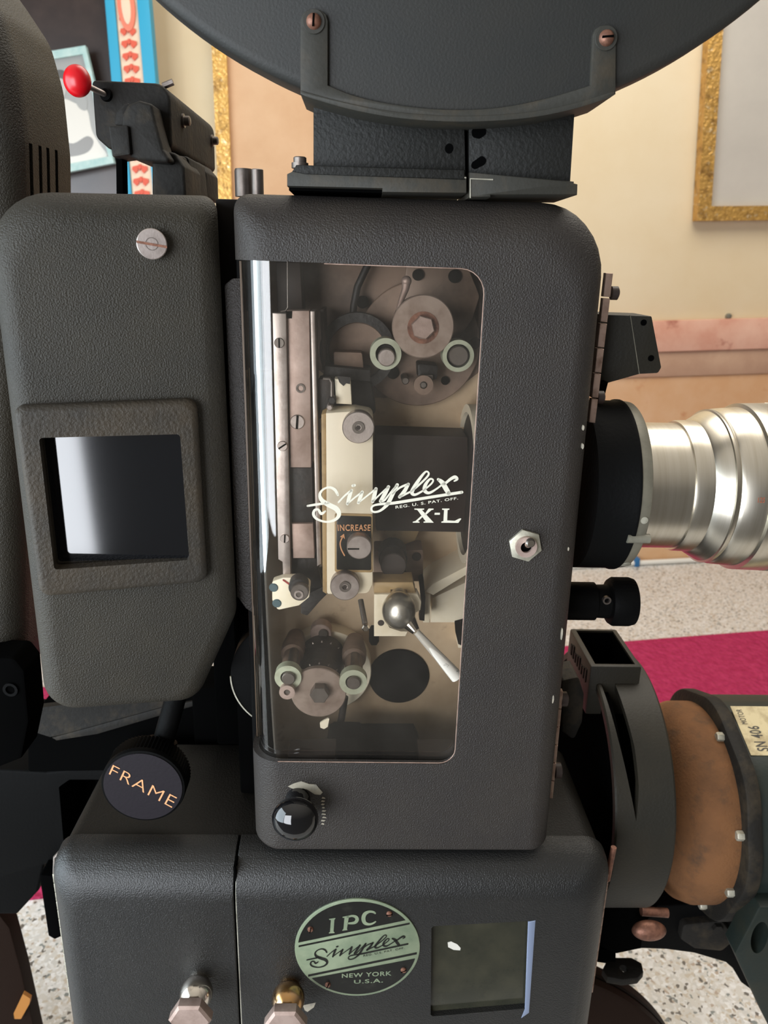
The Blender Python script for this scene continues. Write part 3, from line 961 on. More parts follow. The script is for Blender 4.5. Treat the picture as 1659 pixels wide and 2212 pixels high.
pp([(728, 812), (757, 815), (756, 830), (748, 828), (742, 834), (733, 826)], .0443, .047, M_grease, 'bare_patch', gate, bev=0, label='bare dark patch')
part('spring_rod', tube([HF.at(698, 818, .04), HF.at(712, 818, .04), HF.at(717, 826, .04), HF.at(717, 862, .04)], .0016, seg=10), M_darksteel, gate)
cyl(717, 866, .036, .05, 9, M_grease, 'adjuster_nut', gate, seg=6)
cyl(712, 881, .034, .05, 7, M_steel, 'adjuster_nut', gate, seg=6)
pp([(688, 820), (712, 815), (722, 890), (690, 905)], .055, .08, M_grease, 'gate_bracket', gate)

# upper sprocket assembly
pp([(560, 560), (1060, 572), (1056, 700), (1040, 800), (960, 862), (760, 858), (690, 800), (560, 800)], .1365, .139, M_tan2, 'upper_shade_plate', head, label='added brown upper plate carrying the interior shade')  # added brown plate puts the shade at the interior top into colour
cyl(905, 745, .122, .139, 132, M_tan2, 'cover_plate', head, 'round brown stained cover plate', seg=64)
pp([(880, 560), (1010, 575), (1036, 640), (1020, 690), (985, 740), (930, 760), (870, 640)], .112, .124, M_tan2, 'bracket_plate', head, r=.006, label='brown bracket plate behind the upper sprocket')
spk = cyl(914, 706, .030, .036, 67, M_disc, 'upper_sprocket', head, 'stained steel upper sprocket with hex bolt', seg=64)
cyl(914, 706, .036, .112, 58, M_grease, 'sprocket_drum', spk)
cyl(914, 708, .022, .031, 26, M_steelpink, 'hex_bolt', spk, seg=6, a0=.25)
washer(914, 708, .0294, .0305, 34, 24, M_rust, 'rust_ring', spk)
for (x, y, ro, ri, xs, ys, m) in ((833, 765, 34, 22, 835, 773, M_steel), (990, 769, 34, 25, 991, 769, M_darksteel)):
    w = washer(x, y, .030, .050, ro, ri, M_roller, 'pad_roller', head, 'pale green nylon roller')
    cyl(xs, ys, .026, .11, ri * .85, m, 'roller_pin', w)
    cyl(x, y, .044, .12, ri * .98, M_grease, 'roller_core', w)
    cyl(x, y, .1, .125, ro, M_roller, 'roller_flange', w)
lv = [HF.at(878, 606, .05), HF.at(876, 624, .05), HF.at(866, 650, .055), HF.at(858, 680, .06), HF.at(850, 705, .065)]
part('release_lever', ball(tuple(HF.at(878, 607, .05)), .0045, bm=tube(lv, [.0042, .0032, .0024, .0020, .0014])), M_steelpink, head, 'slim steel release lever')
for (x, y, rr, nn) in ((783, 653, 13, .125), (903, 594, 12, .108), (983, 597, 14, .108), (1027, 741, 12, .12), (849, 806, 13, .118), (962, 823, 9, .118)):
    cyl(x, y, nn, .139, rr, M_deep, 'bolt_head', bp, seg=24)
slotted(799, 812, .110, 12, M_darksteel, bp, 1.5)
cyl(876, 823, .09, .139, 8, M_darksteel, 'guide_pin', bp)
g = washer(915, 832, .085, .095, 21, 8, M_tan2, 'guide_roller', bp)
cyl(915, 832, .083, .12, 7, M_darksteel, 'guide_pin', g)
pp([(902, 786), (946, 790), (944, 820), (904, 820)], .092, .139, M_grease, 'roller_arm', bp, r=.002)
pp([(908, 810), (936, 810), (936, 824), (910, 824)], .088, .1, M_darksteel, 'guide_block', bp, r=.001)
# greasy gear behind the gate
washer(772, 760, .095, .112, 82, 62, M_grease, 'gear_ring', bp, 'greasy black gear ring')
cyl(772, 762, .108, .139, 64, M_tan2, 'gear_face', bp, 'brown gear face')
pp([(700, 790), (800, 800), (800, 824), (700, 818)], .07, .12, M_grease, 'cross_bar', bp, r=.001)
pp([(720, 760), (782, 762), (786, 798), (722, 796)], .085, .12, M_tan2, 'gear_block', bp, r=.002)
pp([(692, 668), (700, 668), (704, 800), (696, 800)], .075, .12, M_brown, 'post', bp)
pp([(690, 820), (800, 825), (812, 890), (800, 900), (690, 900)], .088, .139, M_grease, 'gear_case', bp, r=.004, label='greasy black gear case')
part('oil_pipe', tube([HF.at(800, 560, .12), HF.at(786, 590, .12), HF.at(772, 620, .12), HF.at(764, 660, .12), HF.at(762, 690, .12)], .0035), M_grease, bp)

# lens seat on the lens side: dark chamber and cream ring
pp([(810, 938), (1010, 944), (1012, 1150), (812, 1146)], .095, .139, M_brown, 'lens_chamber', head, r=.002, label='dark brown lens chamber')
pp([(826, 1146), (906, 1146), (896, 1168), (870, 1178), (846, 1170)], .11, .139, M_creamedge, 'chamber_lip', head, r=.002)
rc = HF.at(1002, 1045, .085)
rr = HF.radv(1002, 1045, .085, 170)
lr = part('lens_ring', ring_solid(rr, rr * .90, 0, .03, tuple(rc), 'u', 72), M_cream, head, 'cream ring of the lens seat')
part('lens_bore', lathe([(.004, rr * .895), (.006, rr * .895)], tuple(rc), 'u', 48), M_grease, lr)
# cream rib and casting below the lens
pp([(918, 1278), (934, 1262), (1010, 1222), (1014, 1238), (936, 1286)], .085, .139, M_cream, 'casting_rib', head, bev=.001, label='cream sloping rib')
pp([(912, 1282), (930, 1284), (928, 1345), (914, 1345)], .09, .139, M_cream, 'casting_rib', head)
pp([(934, 1292), (1010, 1256), (1010, 1400), (990, 1400), (986, 1345), (930, 1345)], .118, .139, M_cream, 'casting_face', head, bev=.001, label='cream casting below the rib')
pp([(905, 1256), (915, 1250), (919, 1290), (917, 1342), (906, 1340), (911, 1310), (908, 1280)], .075, .09, M_black, 'film_guide', head, label='curved black strip')
pp([(988, 1366), (1010, 1360), (1010, 1400), (990, 1392)], .09, .12, M_deep, 'latch', head)
# oiler and knob bracket
pl = pp([(808, 1190), (914, 1188), (914, 1256), (808, 1256)], .095, .125, M_tan2, 'bearing_plate', head, r=.002, label='brown bearing plate')
cyl(900, 1203, .094, .097, 10, M_brown, 'plate_hole', pl)
cyl(849, 1208, .075, .10, 31, M_grease, 'bearing_cap', pl)
cyl(850, 1222, .055, .09, 28, M_brown, 'bearing_nose', pl)
br = pp([(808, 1284), (845, 1284), (845, 1300), (829, 1315), (829, 1334), (842, 1356), (866, 1364), (881, 1364), (876, 1375), (808, 1375)], .030, .045, M_cream, 'lever_bracket', head, bev=.0008, label='cream bracket around the ball lever')
pp([(878, 1284), (902, 1284), (910, 1300), (908, 1318), (898, 1324), (893, 1304)], .030, .045, M_cream, 'bracket_side', br)
pp([(806, 1258), (892, 1258), (899, 1284), (880, 1284), (878, 1274), (844, 1274), (844, 1284), (808, 1284)], .034, .06, M_creamedge, 'bracket_top', br, bev=.0008)
pp([(842, 1268), (880, 1268), (896, 1300), (890, 1340), (830, 1340), (830, 1306), (842, 1290)], .044, .09, M_deep, 'bracket_recess', br)
cyl(823, 1346, .0296, .031, 8, M_brown, 'bracket_hole', br)
c = HF.at(862, 1322, .018)
r = HF.rad(862, 1322, .018, 37)
lev = part('ball_lever', ball((c.x, .022, c.z), r, 1, .95, 1.15, bm=tube([HF.at(861, 1278, .04), HF.at(861, 1300, .03), HF.at(862, 1322, .022)], [r * .55, r * .62, r * .7])), mat('dull_polished_steel', (214, 208, 196), .36, 1.0, None, ((150, 142, 128), 60, .5, .8)), head, 'polished ball lever')
a = HF.at(880, 1340, .020); b = HF.at(899, 1364, .012); e1 = HF.at(945, 1415, .010); e2 = HF.at(987, 1462, .0095)
part('lever_neck', tube([a, b], [r * .55, r * .26]), M_chrome, lev)
part('lever_arm', tube([b, e1, (e1 + e2) / 2, e2, e2 + (e2 - e1) * .06], [.0034, .0048, .0058, .0066, .004]), M_worn, lev, 'worn white lever arm')
part('sight_rod', tube([HF.at(779, 1296, .06), HF.at(789, 1350, .04)], .0028), M_darksteel, head, 'thin glass like rod')
part('rod_nut', lathe([(0, .003), (.001, .004), (.006, .004)], tuple(HF.at(790, 1358, .034)), 'n', 6), M_chrome, bpy.data.objects['sight_rod'], 'bright nut')
cyl(808, 1386, .09, .12, 11, M_deep, 'bolt_head', bp, seg=6)

# left knob with cream index plate
cam_ = pp([(588, 1256), (612, 1248), (652, 1248), (670, 1262), (668, 1290), (646, 1308), (600, 1318), (588, 1296)], .036, .046, M_cream, 'index_plate', head, r=.003, label='cream index plate with red mark')
part('red_mark', ribbon([(612, 1253, 3.5), (622, 1260, 3.5), (632, 1268, 3.5)], lambda x, y: HF.at(x, y, .0355), bmesh.new()), mat('red_index_mark', (150, 40, 34), .5), cam_)
for (x, y) in ((591, 1270), (598, 1304)):
    cyl(x, y, .0352, .037, 10, mat('blue_grey_hole', (70, 92, 98), .5), 'plate_hole', cam_)
kn = cyl(644, 1270, .022, .036, 21, M_grease, 'framing_button', cam_, 'black collar')
cyl(647, 1280, .016, .023, 20, M_darksteel, 'button_face', kn)
washer(645, 1285, .0148, .0165, 10, 6, M_steel, 'button_nut', kn)
cyl(660, 1260, .075, .12, 42, M_grease, 'cam_housing', head, 'black round cam housing')
pp([(650, 1290), (700, 1266), (710, 1280), (690, 1300), (664, 1330), (650, 1326)], .06, .07, M_grease, 'cam_arm', head, r=.002)

# lower sprocket
cyl(706, 1450, .118, .139, 96, M_cream, 'round_plate', head, 'cream round plate behind the lower sprocket', seg=64)
cyl(693, 1370, .110, .125, 23, M_steelpink, 'pad_lug', bp)
cyl(698, 1370, .107, .112, 10, M_darksteel, 'pad_bolt', bp)
ls = cyl(688, 1497, .030, .036, 60, M_disc, 'lower_sprocket', head, 'steel lower sprocket with toothed drum', seg=64)
c = HF.at(688, 1497, .030)
r = HF.rad(688, 1497, .030, 52)
dr = part('sprocket_drum', lathe([(.036, r), (.040, r), (.045, r * 1.02), (.05, r * .92), (.085, r * .92), (.09, r * 1.02), (.098, r), (.11, r)], (c.x, 0, c.z), seg=56), M_grease, ls)
bm = bmesh.new()
for nn in (.045, .092):
    for k in range(16):
        th = 2 * PI * k / 16
        p = Vector((c.x + r * 1.0 * math.cos(th), nn, c.z + r * 1.0 * math.sin(th)))
        q = Vector((c.x + r * 1.09 * math.cos(th), nn, c.z + r * 1.09 * math.sin(th)))
        tube([p, q], [.0012, .0003], bm, 6)
part('sprocket_teeth', bm, M_steel, ls, 'small steel teeth')
cyl(690, 1503, .020, .031, 21, M_darksteel, 'hex_bolt', ls, seg=6, a0=0.0)
for (x, y, rr, lab_) in ((622, 1464, 29, None), (763, 1474, 30, None)):
    w = washer(x, y, .026, .036, rr, rr * .56, M_roller, 'pad_roller', head, 'pale green nylon roller')
    cyl(x + 1, y + 3, .022, .11, rr * .5, M_darksteel, 'roller_pin', w)
    c = HF.at(x, y, .03); r = HF.rad(x, y, .03, rr)
    part('roller_body', lathe([(.036, r * .68), (.075, r * .68), (.078, r * .9), (.088, r * .95), (.094, r * .95), (.12, r * .7)], (c.x, 0, c.z)), M_tan2, w)
cy_ = washer(620, 1496, .020, .032, 17, 7, M_steelpink, 'idler_roller', head, 'small pinkish idler roller')
cyl(621, 1496, .022, .1, 7, M_darksteel, 'roller_pin', cy_)
# large dark opening and foot
cyl(862, 1462, .1365, .140, 65, mat('dark_round_opening', (9, 11, 14), .5, spec=.1), 'shaft_opening', bp, 'large dark round opening', seg=64)
pp([(708, 1600), (720, 1593), (776, 1594), (778, 1597), (896, 1597), (906, 1616), (906, 1646), (702, 1646)], .06, .09, M_deep, 'film_exit', head, r=.001, label='black block at the film exit')
pp([(622, 1634), (724, 1632), (724, 1648), (622, 1648)], .03, .06, M_brown, 'exit_rail', head)
pp([(905, 1634), (984, 1634), (984, 1648), (905, 1648)], .03, .06, M_brown, 'exit_rail', head)
pp([(691, 1562), (700, 1556), (712, 1550), (708, 1570), (700, 1575), (692, 1572)], .034, .036, M_cream, 'bare_patch', head, r=.001, bev=0)
part('drain_rod', tube([HF.at(745, 1505, .1), HF.at(738, 1550, .1), HF.at(728, 1596, .1)], .004), M_grease, head)

# ---- outside pieces of the head
lb = HF.poly([(1296, 679), (1408, 683), (1429, 794), (1422, 806), (1382, 808), (1290, 834)], .10)
bk = part('accessory_bracket', prism(rpoly(lb, [0, .002, .003, .003, .001, 0]), .10, .15, .001), M_guard, head, 'dark grey bracket above the lens')
for (x, y) in ((1391, 697), (1407, 774)):
    c = HF.at(x, y, .099)
    part('bracket_hole', lathe([(.0994, HF.rad(x, y, .1, 6.5)), (.102, HF.rad(x, y, .1, 6.5))], (c.x, 0, c.z), seg=20), M_deep, bk)
pp([(1361, 681), (1362.5, 681), (1382, 808), (1380.5, 808)], .0995, .101, M_grey, 'bracket_seam', bk, bev=0)
pp([(1290, 830), (1314, 826), (1304, 866), (1290, 866)], .085, .12, M_deep, 'bracket_foot', bk)
ax = HF.at(1240, 1298, .10)
yk = lambda rp: HF.radv(1300, 1298, .10, rp)
uk = lambda x: HF.at(x, 1298, .10).x
fk = part('focus_knob', lathe([(uk(1200), yk(38)), (uk(1282), yk(38)), (uk(1283), yk(33)), (uk(1312), yk(34)), (uk(1314), yk(44)), (uk(1322), yk(49)), (uk(1356), yk(49)), (uk(1366), yk(46)), (uk(1367), yk(40)), (uk(1366), 0)], (0, .10, ax.z), 'u', 80, knurl={5, 6}), M_black, head, 'black knurled focus knob')
c = HF.at(1311, 1298, .10 - yk(34))
part('set_screw', ring_solid(yk(8), yk(5), -.001, .003, tuple(HF.at(1311, 1297, .10 - yk(35)))), M_darksteel, fk)
# top knobs
kn = thing_top = None
c = HF.at(528, 415, .12)
r = HF.rad(528, 390, .12, 20)
h = HF.at(528, 365, .12).z - c.z
tk = part('knurled_knob', lathe([(-.004, r), (h * .1, r), (h * .9, r), (h, r * .92)], tuple(c), 'v', 64, knurl={1, 2}), M_darksteel, head, 'knurled steel knob on top')
c = HF.at(557, 415, .11); r = HF.rad(557, 390, .11, 13)
part('stop_pin', lathe([(-.004, r), (h * .95, r), (h * .98, r * .85)], tuple(c), 'v', 28), M_darksteel, head, 'steel pin on top')
part('top_plate', box(HF.uv(829, 420, .06)[0], HF.uv(1082, 427, .06)[0], .06, .14, hz1, hz1 + .0035), M_photowhite, head, 'white shim on top')

# ================================================================== projection lens
LN = .10
lc = HF.at(1400, 1048, LN)
lens = thing('projection_lens', 'stepped brushed aluminium projection lens barrel in a black and grey mount', 'lens', HF, (HF.at(1500, 1048, LN).x, LN, lc.z - .07))
lu = lambda x: HF.at(x, 1048, LN).x
ly = lambda rp: HF.radv(1450, 1048, LN, rp)
O = (0, LN, lc.z)
part('mount_cup', lathe([(lu(1238), ly(179)), (lu(1312), ly(179)), (lu(1316), ly(182)), (lu(1322), ly(182)), (lu(1322), ly(120))], O, 'u', 72), M_black, lens, 'black mount cup')
rg = part('clamp_ring', lathe([(lu(1318), ly(150)), (lu(1318), ly(178)), (lu(1321), ly(180)), (lu(1342), ly(177)), (lu(1345), ly(174)), (lu(1345), ly(120))], O, 'u', 72), M_grey, lens, 'grey cast clamp ring')
for ang, sz in ((-0.12, .0035), (-0.9, .005)):
    p = Vector((lu(1333), LN - ly(177) * math.cos(ang), lc.z - ly(177) * math.sin(-ang)))
    dirn = Vector((0, -math.cos(ang), math.sin(ang)))
    part('ring_screw', lathe([(-.003, sz), (.0012, sz), (.0014, sz * .7)], tuple(p), dirn, 16), M_hingecream, rg)
p = Vector((0, LN - ly(178) * math.cos(.36), lc.z - ly(178) * math.sin(.36)))
part('clamp_ear', tube([Vector((lu(1308), p.y, p.z)), Vector((lu(1352), p.y, p.z))], .0045), M_grey, rg)
bl = part('barrel', lathe([(lu(1340), ly(133)), (lu(1446), ly(133)), (lu(1446), ly(137)), (lu(1452), ly(139)), (lu(1482), ly(140)), (lu(1486), ly(144)), (lu(1500), ly(153)), (lu(1512), ly(160)), (lu(1513), ly(164)),
          (lu(1520), ly(164)), (lu(1524), ly(161)), (lu(1530), ly(166)), (lu(1576), ly(170)), (lu(1578), ly(178)), (lu(1640), ly(180)), (lu(1643), ly(178)), (lu(1664), ly(178)), (lu(1666), ly(172)), (lu(1700), ly(172)), (lu(1702), ly(150)), (lu(1690), ly(140))], O, 'u', 96), M_alu, lens, 'brushed aluminium barrel')
part('knurled_ring', lathe([(lu(1642), ly(170)), (lu(1642), ly(181)), (lu(1664), ly(181)), (lu(1664), ly(170))], O, 'u', 160, knurl={1, 2}), M_alu, bl, 'knurled end ring')


def lensmap(x0, y0):
    def f(x, y):
        ang = (y - 1015) / 180.0
        rr_ = ly(171)
        uu = lu(1558) + (x - 1592) * (lu(1540) - lu(1500)) / 46
        return Vector((uu, LN - rr_ * math.cos(.12 - ang), lc.z + rr_ * math.sin(.12 - ang)))
    return f


part('lettering', lettering('125', [(1585, 1009), (1600, 1009), (1600, 1020), (1585, 1020)], lensmap(0, 0), .01), mat('red_brown_engraving', (150, 84, 60), .5), bl)

# ================================================================== sound head
sb = HF.at(700, 2212, 0)
snd = thing('sound_head', 'black sound head box with twin doors, an oval badge and a small dark window', 'sound head', HF, (sb.x, .1, sb.z - .1))
vtop = HF.at(600, 1803, .035).z
vbot = vtop - .40
ul = HF.at(131, 1905, .025).x; ur = HF.at(1305, 1900, .025).x
um = HF.at(507, 1950, -.012).x
nF = -.012
ld = part('side_door', pillow([(ul, vtop), (um - .0012, vtop), (um - .0012, vbot), (ul, vbot)], [.045, .002, .01, .030], [.022, .001, 0, 0], nF, .035), M_sound, snd, 'narrow black door on the lamp side', ang=30)
fd_b = pillow([(um + .0012, vtop), (ur, vtop), (ur, vbot), (um + .0012, vbot)], [.045, .034, .01, .002], [.001, .026, 0, 0], nF, .035)
wq = [(930, 2001), (1146, 1989), (1134, 2300), (922, 2300)]
wq = [(932, 2001), (1148, 1989), (1141, 2178), (930, 2196)]
wp = rpoly(HF.poly(wq, nF), .004)
fd = part('front_door', cut(fd_b, [prism(wp, nF - .02, nF + .008)]), M_sound, snd, 'wide black door with badge and window', ang=30)
part('small_window', prism(wp, nF + .0065, nF + .0078), M_glassgreen, fd, 'dark dirty glass')
pts = [(967, 2036), (975, 2034), (988, 2040), (995, 2048), (994, 2053), (980, 2052), (968, 2046)]
part('paper_scrap', prism(HF.poly(pts, nF + .006), nF + .006, nF + .0064), M_photowhite, fd, 'small white scrap behind the glass')
part('window_bevel', prism(HF.poly([(1141, 1992), (1157, 1989), (1143, 2188), (1126, 2200), (1134, 2180)], nF - .0006), nF - .0006, nF + .001, .0004), mat('sky_tinted_bare_metal', (138, 150, 176), .4, .5), fd, 'bare bevel beside the window with a painted sky reflection')  # pale blue of the reflected sky put into the bevel colour
part('door_gap', box(um - .001, um + .001, nF + .006, .034, vbot, vtop - .006), M_deep, snd)
part('edge_trim', tube([(um + .0015, nF + .0015, vbot), (um + .0015, nF + .0015, vtop - .05)] + [(um + .0015, nF + .0015 + .045 * (1 - math.cos(a)), vtop - .045 + .0445 * math.sin(a)) for a in (0.2, .5, .8)], .0009, seg=8), M_hingecream, fd, 'pale worn door edge')
# body casting behind
vt2 = vtop - .002
part('body', pillow([(ul + .004, vt2), (ur - .004, vt2), (ur - .004, vbot), (ul + .004, vbot)], [.001, .001, .001, .001], [.020, .024, 0, 0], .037, .20), mat('shaded_black_casting', (26, 24, 21), .5, 0, (500, .4, .0012), spec=.2), snd, 'black main casting')  # casting tone darkened for the shade under head and snout
xa = HF.at(440, 1640, .2).x; xb = HF.at(560, 1640, .2).x
part('rear_block', box(HF.at(430, 1650, .235).x, HF.at(1150, 1650, .235).x, .2155, .232, vbot, HF.at(520, 1470, .235).z, .004), M_deep, snd)
# hinges
bm = bmesh.new()
for k in range(14):
    z1 = HF.at(112, 1880, .036).z - k * .0125
    box(ul - .0105, ul - .0025, .030, .036, z1 - .0118, z1, .0006, bm)
part('hinge', bm, M_hingecream, snd, 'pale long hinge on the lamp side')
part('hinge_pin', tube([(ul - .009, .033, HF.at(112, 1880, .036).z - .002), (ul - .007, .035, HF.at(118, 1850, .036).z), (ul - .001, .037, HF.at(128, 1840, .036).z)], .0024, seg=8), M_darksteel, snd)
bm = bmesh.new()
for k in range(14):
    z1 = HF.at(1310, 1880, .036).z - k * .0125
    box(ur + .0010, ur + .0075, .030, .036, z1 - .0118, z1, .0006, bm)
part('hinge', bm, M_hinge, snd, 'brown long hinge on the motor side')
part('hinge_pin', tube([(ur + .009, .033, HF.at(1313, 1826, .036).z), (ur + .007, .033, HF.at(1308, 1896, .036).z)], .0032, seg=10), M_rust, snd)
# badge
cx, cy = 772, 2047
bc = HF.at(cx, cy, nF); brd = HF.rad(cx, cy, nF, 134.5)
bzr = HF.radv(cx, cy, nF, 100)
bdg = part('name_badge', lathe([(nF - .0016, brd - .001), (nF - .0012, brd), (nF + .0005, brd)], (bc.x, 0, bc.z), seg=96), M_badge, fd, 'oval tarnished maker badge')
kx, ky, kq = 620, 1930, 1659 / 300.0
bmap = lambda n: (lambda x, y: HF.at(kx + x / kq, ky + y / kq, n))


def segment(line, keep_up, inset, n):
    a, b = [Vector((p.x, p.z)) for p in (bmap(n)(*line[0]), bmap(n)(*line[1]))]
    t = (b - a).normalized(); nn = Vector((-t.y, t.x))
    out = []
    for k in range(180):
        th = 2 * PI * k / 180
        p = Vector((bc.x + (brd - inset) * math.cos(th), bc.z + (brd - inset) * math.sin(th)))
        s = (p - a).dot(nn)
        if (s > 0) == keep_up: out.append((math.atan2(p.y - bc.z, p.x - bc.x), p))
    c_ = sum((p for _, p in out), Vector((0, 0))) / len(out)
    out = sorted((math.atan2(p.y - c_.y, p.x - c_.x), p.x, p.y) for _, p in out)
    return [(x, y) for _, x, y in out]


nb = nF - .0019
bm = prism(segment([(145, 600), (1430, 332)], True, .0032, nb), nb, nb + .0006)
prism(segment([(280, 1016), (1540, 760)], False, .0032, nb), nb, nb + .0006, 0, bm)
for (p, q, wv) in (((138, 633), (1464, 360), 20), ((252, 984), (1550, 716), 24)):
    prism([(bmap(nb)(x, y).x, bmap(nb)(x, y).z) for x, y in ((p[0], p[1] - wv / 2), (q[0], q[1] - wv / 2), (q[0], q[1] + wv / 2), (p[0], p[1] + wv / 2))], nb, nb + .0006, 0, bm)
part('enamel', bm, M_badgeblack, bdg, 'black enamel bands')


def invaff(p):
    dx, dy = p[0] - 100, p[1] - 425
    det = 1390 * 145 + 160 * 120.0
    a = (dx * 145 - dy * 160) / det; b = (1390 * dy + 120 * dx) / det
    return (235 + a * 1210 + b * 135, 795 - a * 190 + b * 90, p[2] * .70)


bm = bmesh.new()
for s in SCRIPT:
    ribbon([invaff(p) for p in s], bmap(nb - .0002), bm)
part('script_lettering', bm, M_badgeblack, bdg)
part('lettering', lettering('REG. U.S. PAT. OFF.', [(910, 735), (1400, 642), (1403, 662), (912, 758)], bmap(nb - .0002), .0), M_badgeblack, bdg)
lmk = bmap(nb - .0003)
bm = bmesh.new()
flat([(498, 304), (578, 292), (576, 306), (566, 312), (556, 455), (568, 462), (566, 474), (500, 478), (500, 468), (514, 460), (524, 316), (508, 316)], lmk, bm)
flat([(660, 280), (742, 262), (716, 420), (722, 438), (660, 446), (662, 436), (674, 424), (686, 290), (668, 292)], lmk, bm)
ribbon([(720, 282, 22), (780, 268, 26), (826, 284, 38), (836, 318, 42), (806, 350, 34), (728, 358, 20)], lmk, bm)
ribbon([(1052, 236, 22), (1030, 222, 26), (980, 218, 30), (930, 246, 44), (912, 300, 48), (930, 352, 42), (980, 368, 28), (1024, 358, 22), (1056, 338, 18)], lmk, bm)
part('lettering', bm, M_badge, bdg)
part('lettering', lettering('NEW YORK', [(655, 960), (1250, 926), (1248, 980), (655, 1010)], lmk, .02), M_badge, bdg)
part('lettering', lettering('U.S.A.', [(800, 1034), (1146, 1012), (1146, 1064), (800, 1078)], lmk, .02), M_badge, bdg)
for (x, y, a_) in ((280, 425, 1.4), (1222, 240, .2), (1392, 912, .5), (488, 1086, 1.2)):
    p = bmap(nb)(x, y); r = .0032
    o_ = part('badge_screw', lathe([(nb - .0022, r * .3), (nb - .0018, r * .8), (nb - .0006, r), (nb, r)], (p.x, 0, p.z), seg=20), M_rust, bdg)
    d_ = Vector((math.cos(a_), math.sin(a_))) * r; q_ = Vector((-math.sin(a_), math.cos(a_))) * r * .15
    cc = Vector((p.x, p.z))
    part('screw_slot', prism([tuple(cc + d_ + q_), tuple(cc - d_ + q_), tuple(cc - d_ - q_), tuple(cc + d_ - q_)], nb - .0024, nb - .001), M_deep, o_)


def pull(px, py, hx, hy, m1, m2, parent, label):
    c = HF.at(px, py, -.032); r = HF.rad(px, py, -.032, 33)
    hx_ = HF.at(hx, hy, -.062); hr = HF.rad(hx, hy, -.062, 47)
    c = HF.at(px, py, -.030); r = HF.rad(px, py, -.030, 36)
    prof = [(nF + .001, r * .6), (nF - .003, r * .62)]
    for q in range(9):
        a_ = math.radians(-52 + q * 13)
        prof.append((nF - .016 - r * math.sin(a_), r * math.cos(a_)))
    prof += [(nF - .016 - r * .86, r * .55), (nF - .033, r * .62), (nF - .036, r * .8), (nF - .037, 0)]
    k = part('door_pull', lathe(prof, (c.x, 0, c.z)), m1, parent, label)
    part('hex_head', lathe([(nF - .036, hr * .96), (nF - .037, hr), (nF - .046, hr), (nF - .0485, hr * .88), (nF - .0488, 0)], (c.x, 0, c.z), seg=6, a0=0.0), m2, k, 'hexagonal pull head')


pull(423, 2150, 413, 2206, M_chrome, M_steelpink, ld, 'nickel pull with round neck')
pull(622, 2162, 612, 2212, M_brass, M_steelpink, fd, 'brassy pull with round neck')
part('paint_chip', prism(HF.poly([(654, 2172), (672, 2168), (682, 2166), (678, 2176), (664, 2186), (658, 2182)], nF - .0004), nF - .0004, nF + .001), M_chip, fd, 'pale scratch beside the pull')

# ---- framing knob
kc = HF.at(309, 1699, .030); kr = HF.rad(309, 1699, .030, 91)
fk = thing('framing_knob', 'round black framing knob reading FRAME above the sound head', 'knob', HF, (kc.x, .05, kc.z - kr))
kb = part('knob_body', lathe([(.030, kr * .93), (.0305, kr * .985), (.033, kr), (.036, kr), (.037, kr), (.058, kr), (.060, kr * .94), (.062, kr * .5), (.075, kr * .3)], (kc.x, 0, kc.z), seg=140, knurl={4, 5}), M_black, fk)
part('knob_face', lathe([(.0292, kr * .93), (.031, kr * .93)], (kc.x, 0, kc.z), seg=80), mat('dark_violet_black_face', (30, 26, 31), .55, 0, (300, .15, .001), spec=.2), fk, 'flat dark face plate')
part('lettering', lettering('FRAME', [(244, 1652), (383, 1723), (371, 1745), (235, 1672)], lambda x, y: HF.at(x, y, .0288), -0.012), M_copper, fk, 'copper word FRAME')
part('shaft', tube([HF.at(352, 1605, .068), HF.at(384, 1490, .085)], .0115), M_black, fk, 'black shaft running up behind the lamp box')
part('shaft_collar', tube([HF.at(345, 1622, .062), HF.at(352, 1598, .066)], .016), M_black, fk)

# ================================================================== lamp side snout with viewing window
NF = Frame(250, 900, .655, .22, .035)
nbse = NF.at(260, 1500, .05)
nose = thing('viewing_snout', 'black wrinkle painted lamp snout with a square dark viewing window', 'lamp snout', NF, tuple(nbse))
no = NF.poly([(-40, 408), (468, 419), (512, 1325), (430, 1506), (97, 1530)], .012)
bi = NF.poly([(85, 945), (389, 937), (409, 1208), (118, 1229)], -.010)
part('shell', cut(pillow(no, [.030, .020, .020, .012, .022], [.05, .012, .03, .022, .026], 0.0, .075), [prism(rpoly([(p[0] * 1.0, p[1]) for p in bi], .003), -.03, .045)]), M_nose, nose, ang=30)
bo = NF.poly([(27, 878), (425, 862), (448, 1258), (86, 1291)], -.010)
bi = NF.poly([(85, 945), (389, 937), (409, 1208), (118, 1229)], -.010)
bm = bmesh.new()
bz = cut(pillow(bo, [.007, .006, .006, .006], [.008, .010, .010, .010], -.012, .004), [prism(rpoly(bi, .003), -.03, .02)])
bzo = part('window_bezel', bz, M_dustedge, nose, 'dusty raised square bezel', ang=30)
gp = NF.poly([(70, 938), (394, 932), (414, 1214), (104, 1238)], -.006)
gx1 = max(p[0] for p in gp); TA = math.tan(.13)
bm = prism(gp, 0, .003)
for v in bm.verts:
    v.co.y += -.0065 + (gx1 - v.co.x) * TA
part('viewing_glass', bm, M_glassdark, bzo, 'dark mirror like glass')
c = NF.at(328, 527, -.008); r = NF.rad(328, 527, -.008, 33)
sc_ = part('cover_screw', lathe([(-.009, r * .95), (-.0084, r), (.001, r)], (c.x, 0, c.z), seg=48), M_steel, nose, 'large slotted steel screw')
part('screw_center', ring_solid(r * .42, r * .38, -.0093, -.0085, (c.x, 0, c.z)), M_darksteel, sc_)
part('screw_slot', prism([(c.x - r * .98, c.z + r * .20), (c.x + r * .98, c.z - r * .10), (c.x + r * .98, c.z - r * .26), (c.x - r * .98, c.z + r * .04)], -.0095, -.0085), M_rust, sc_)

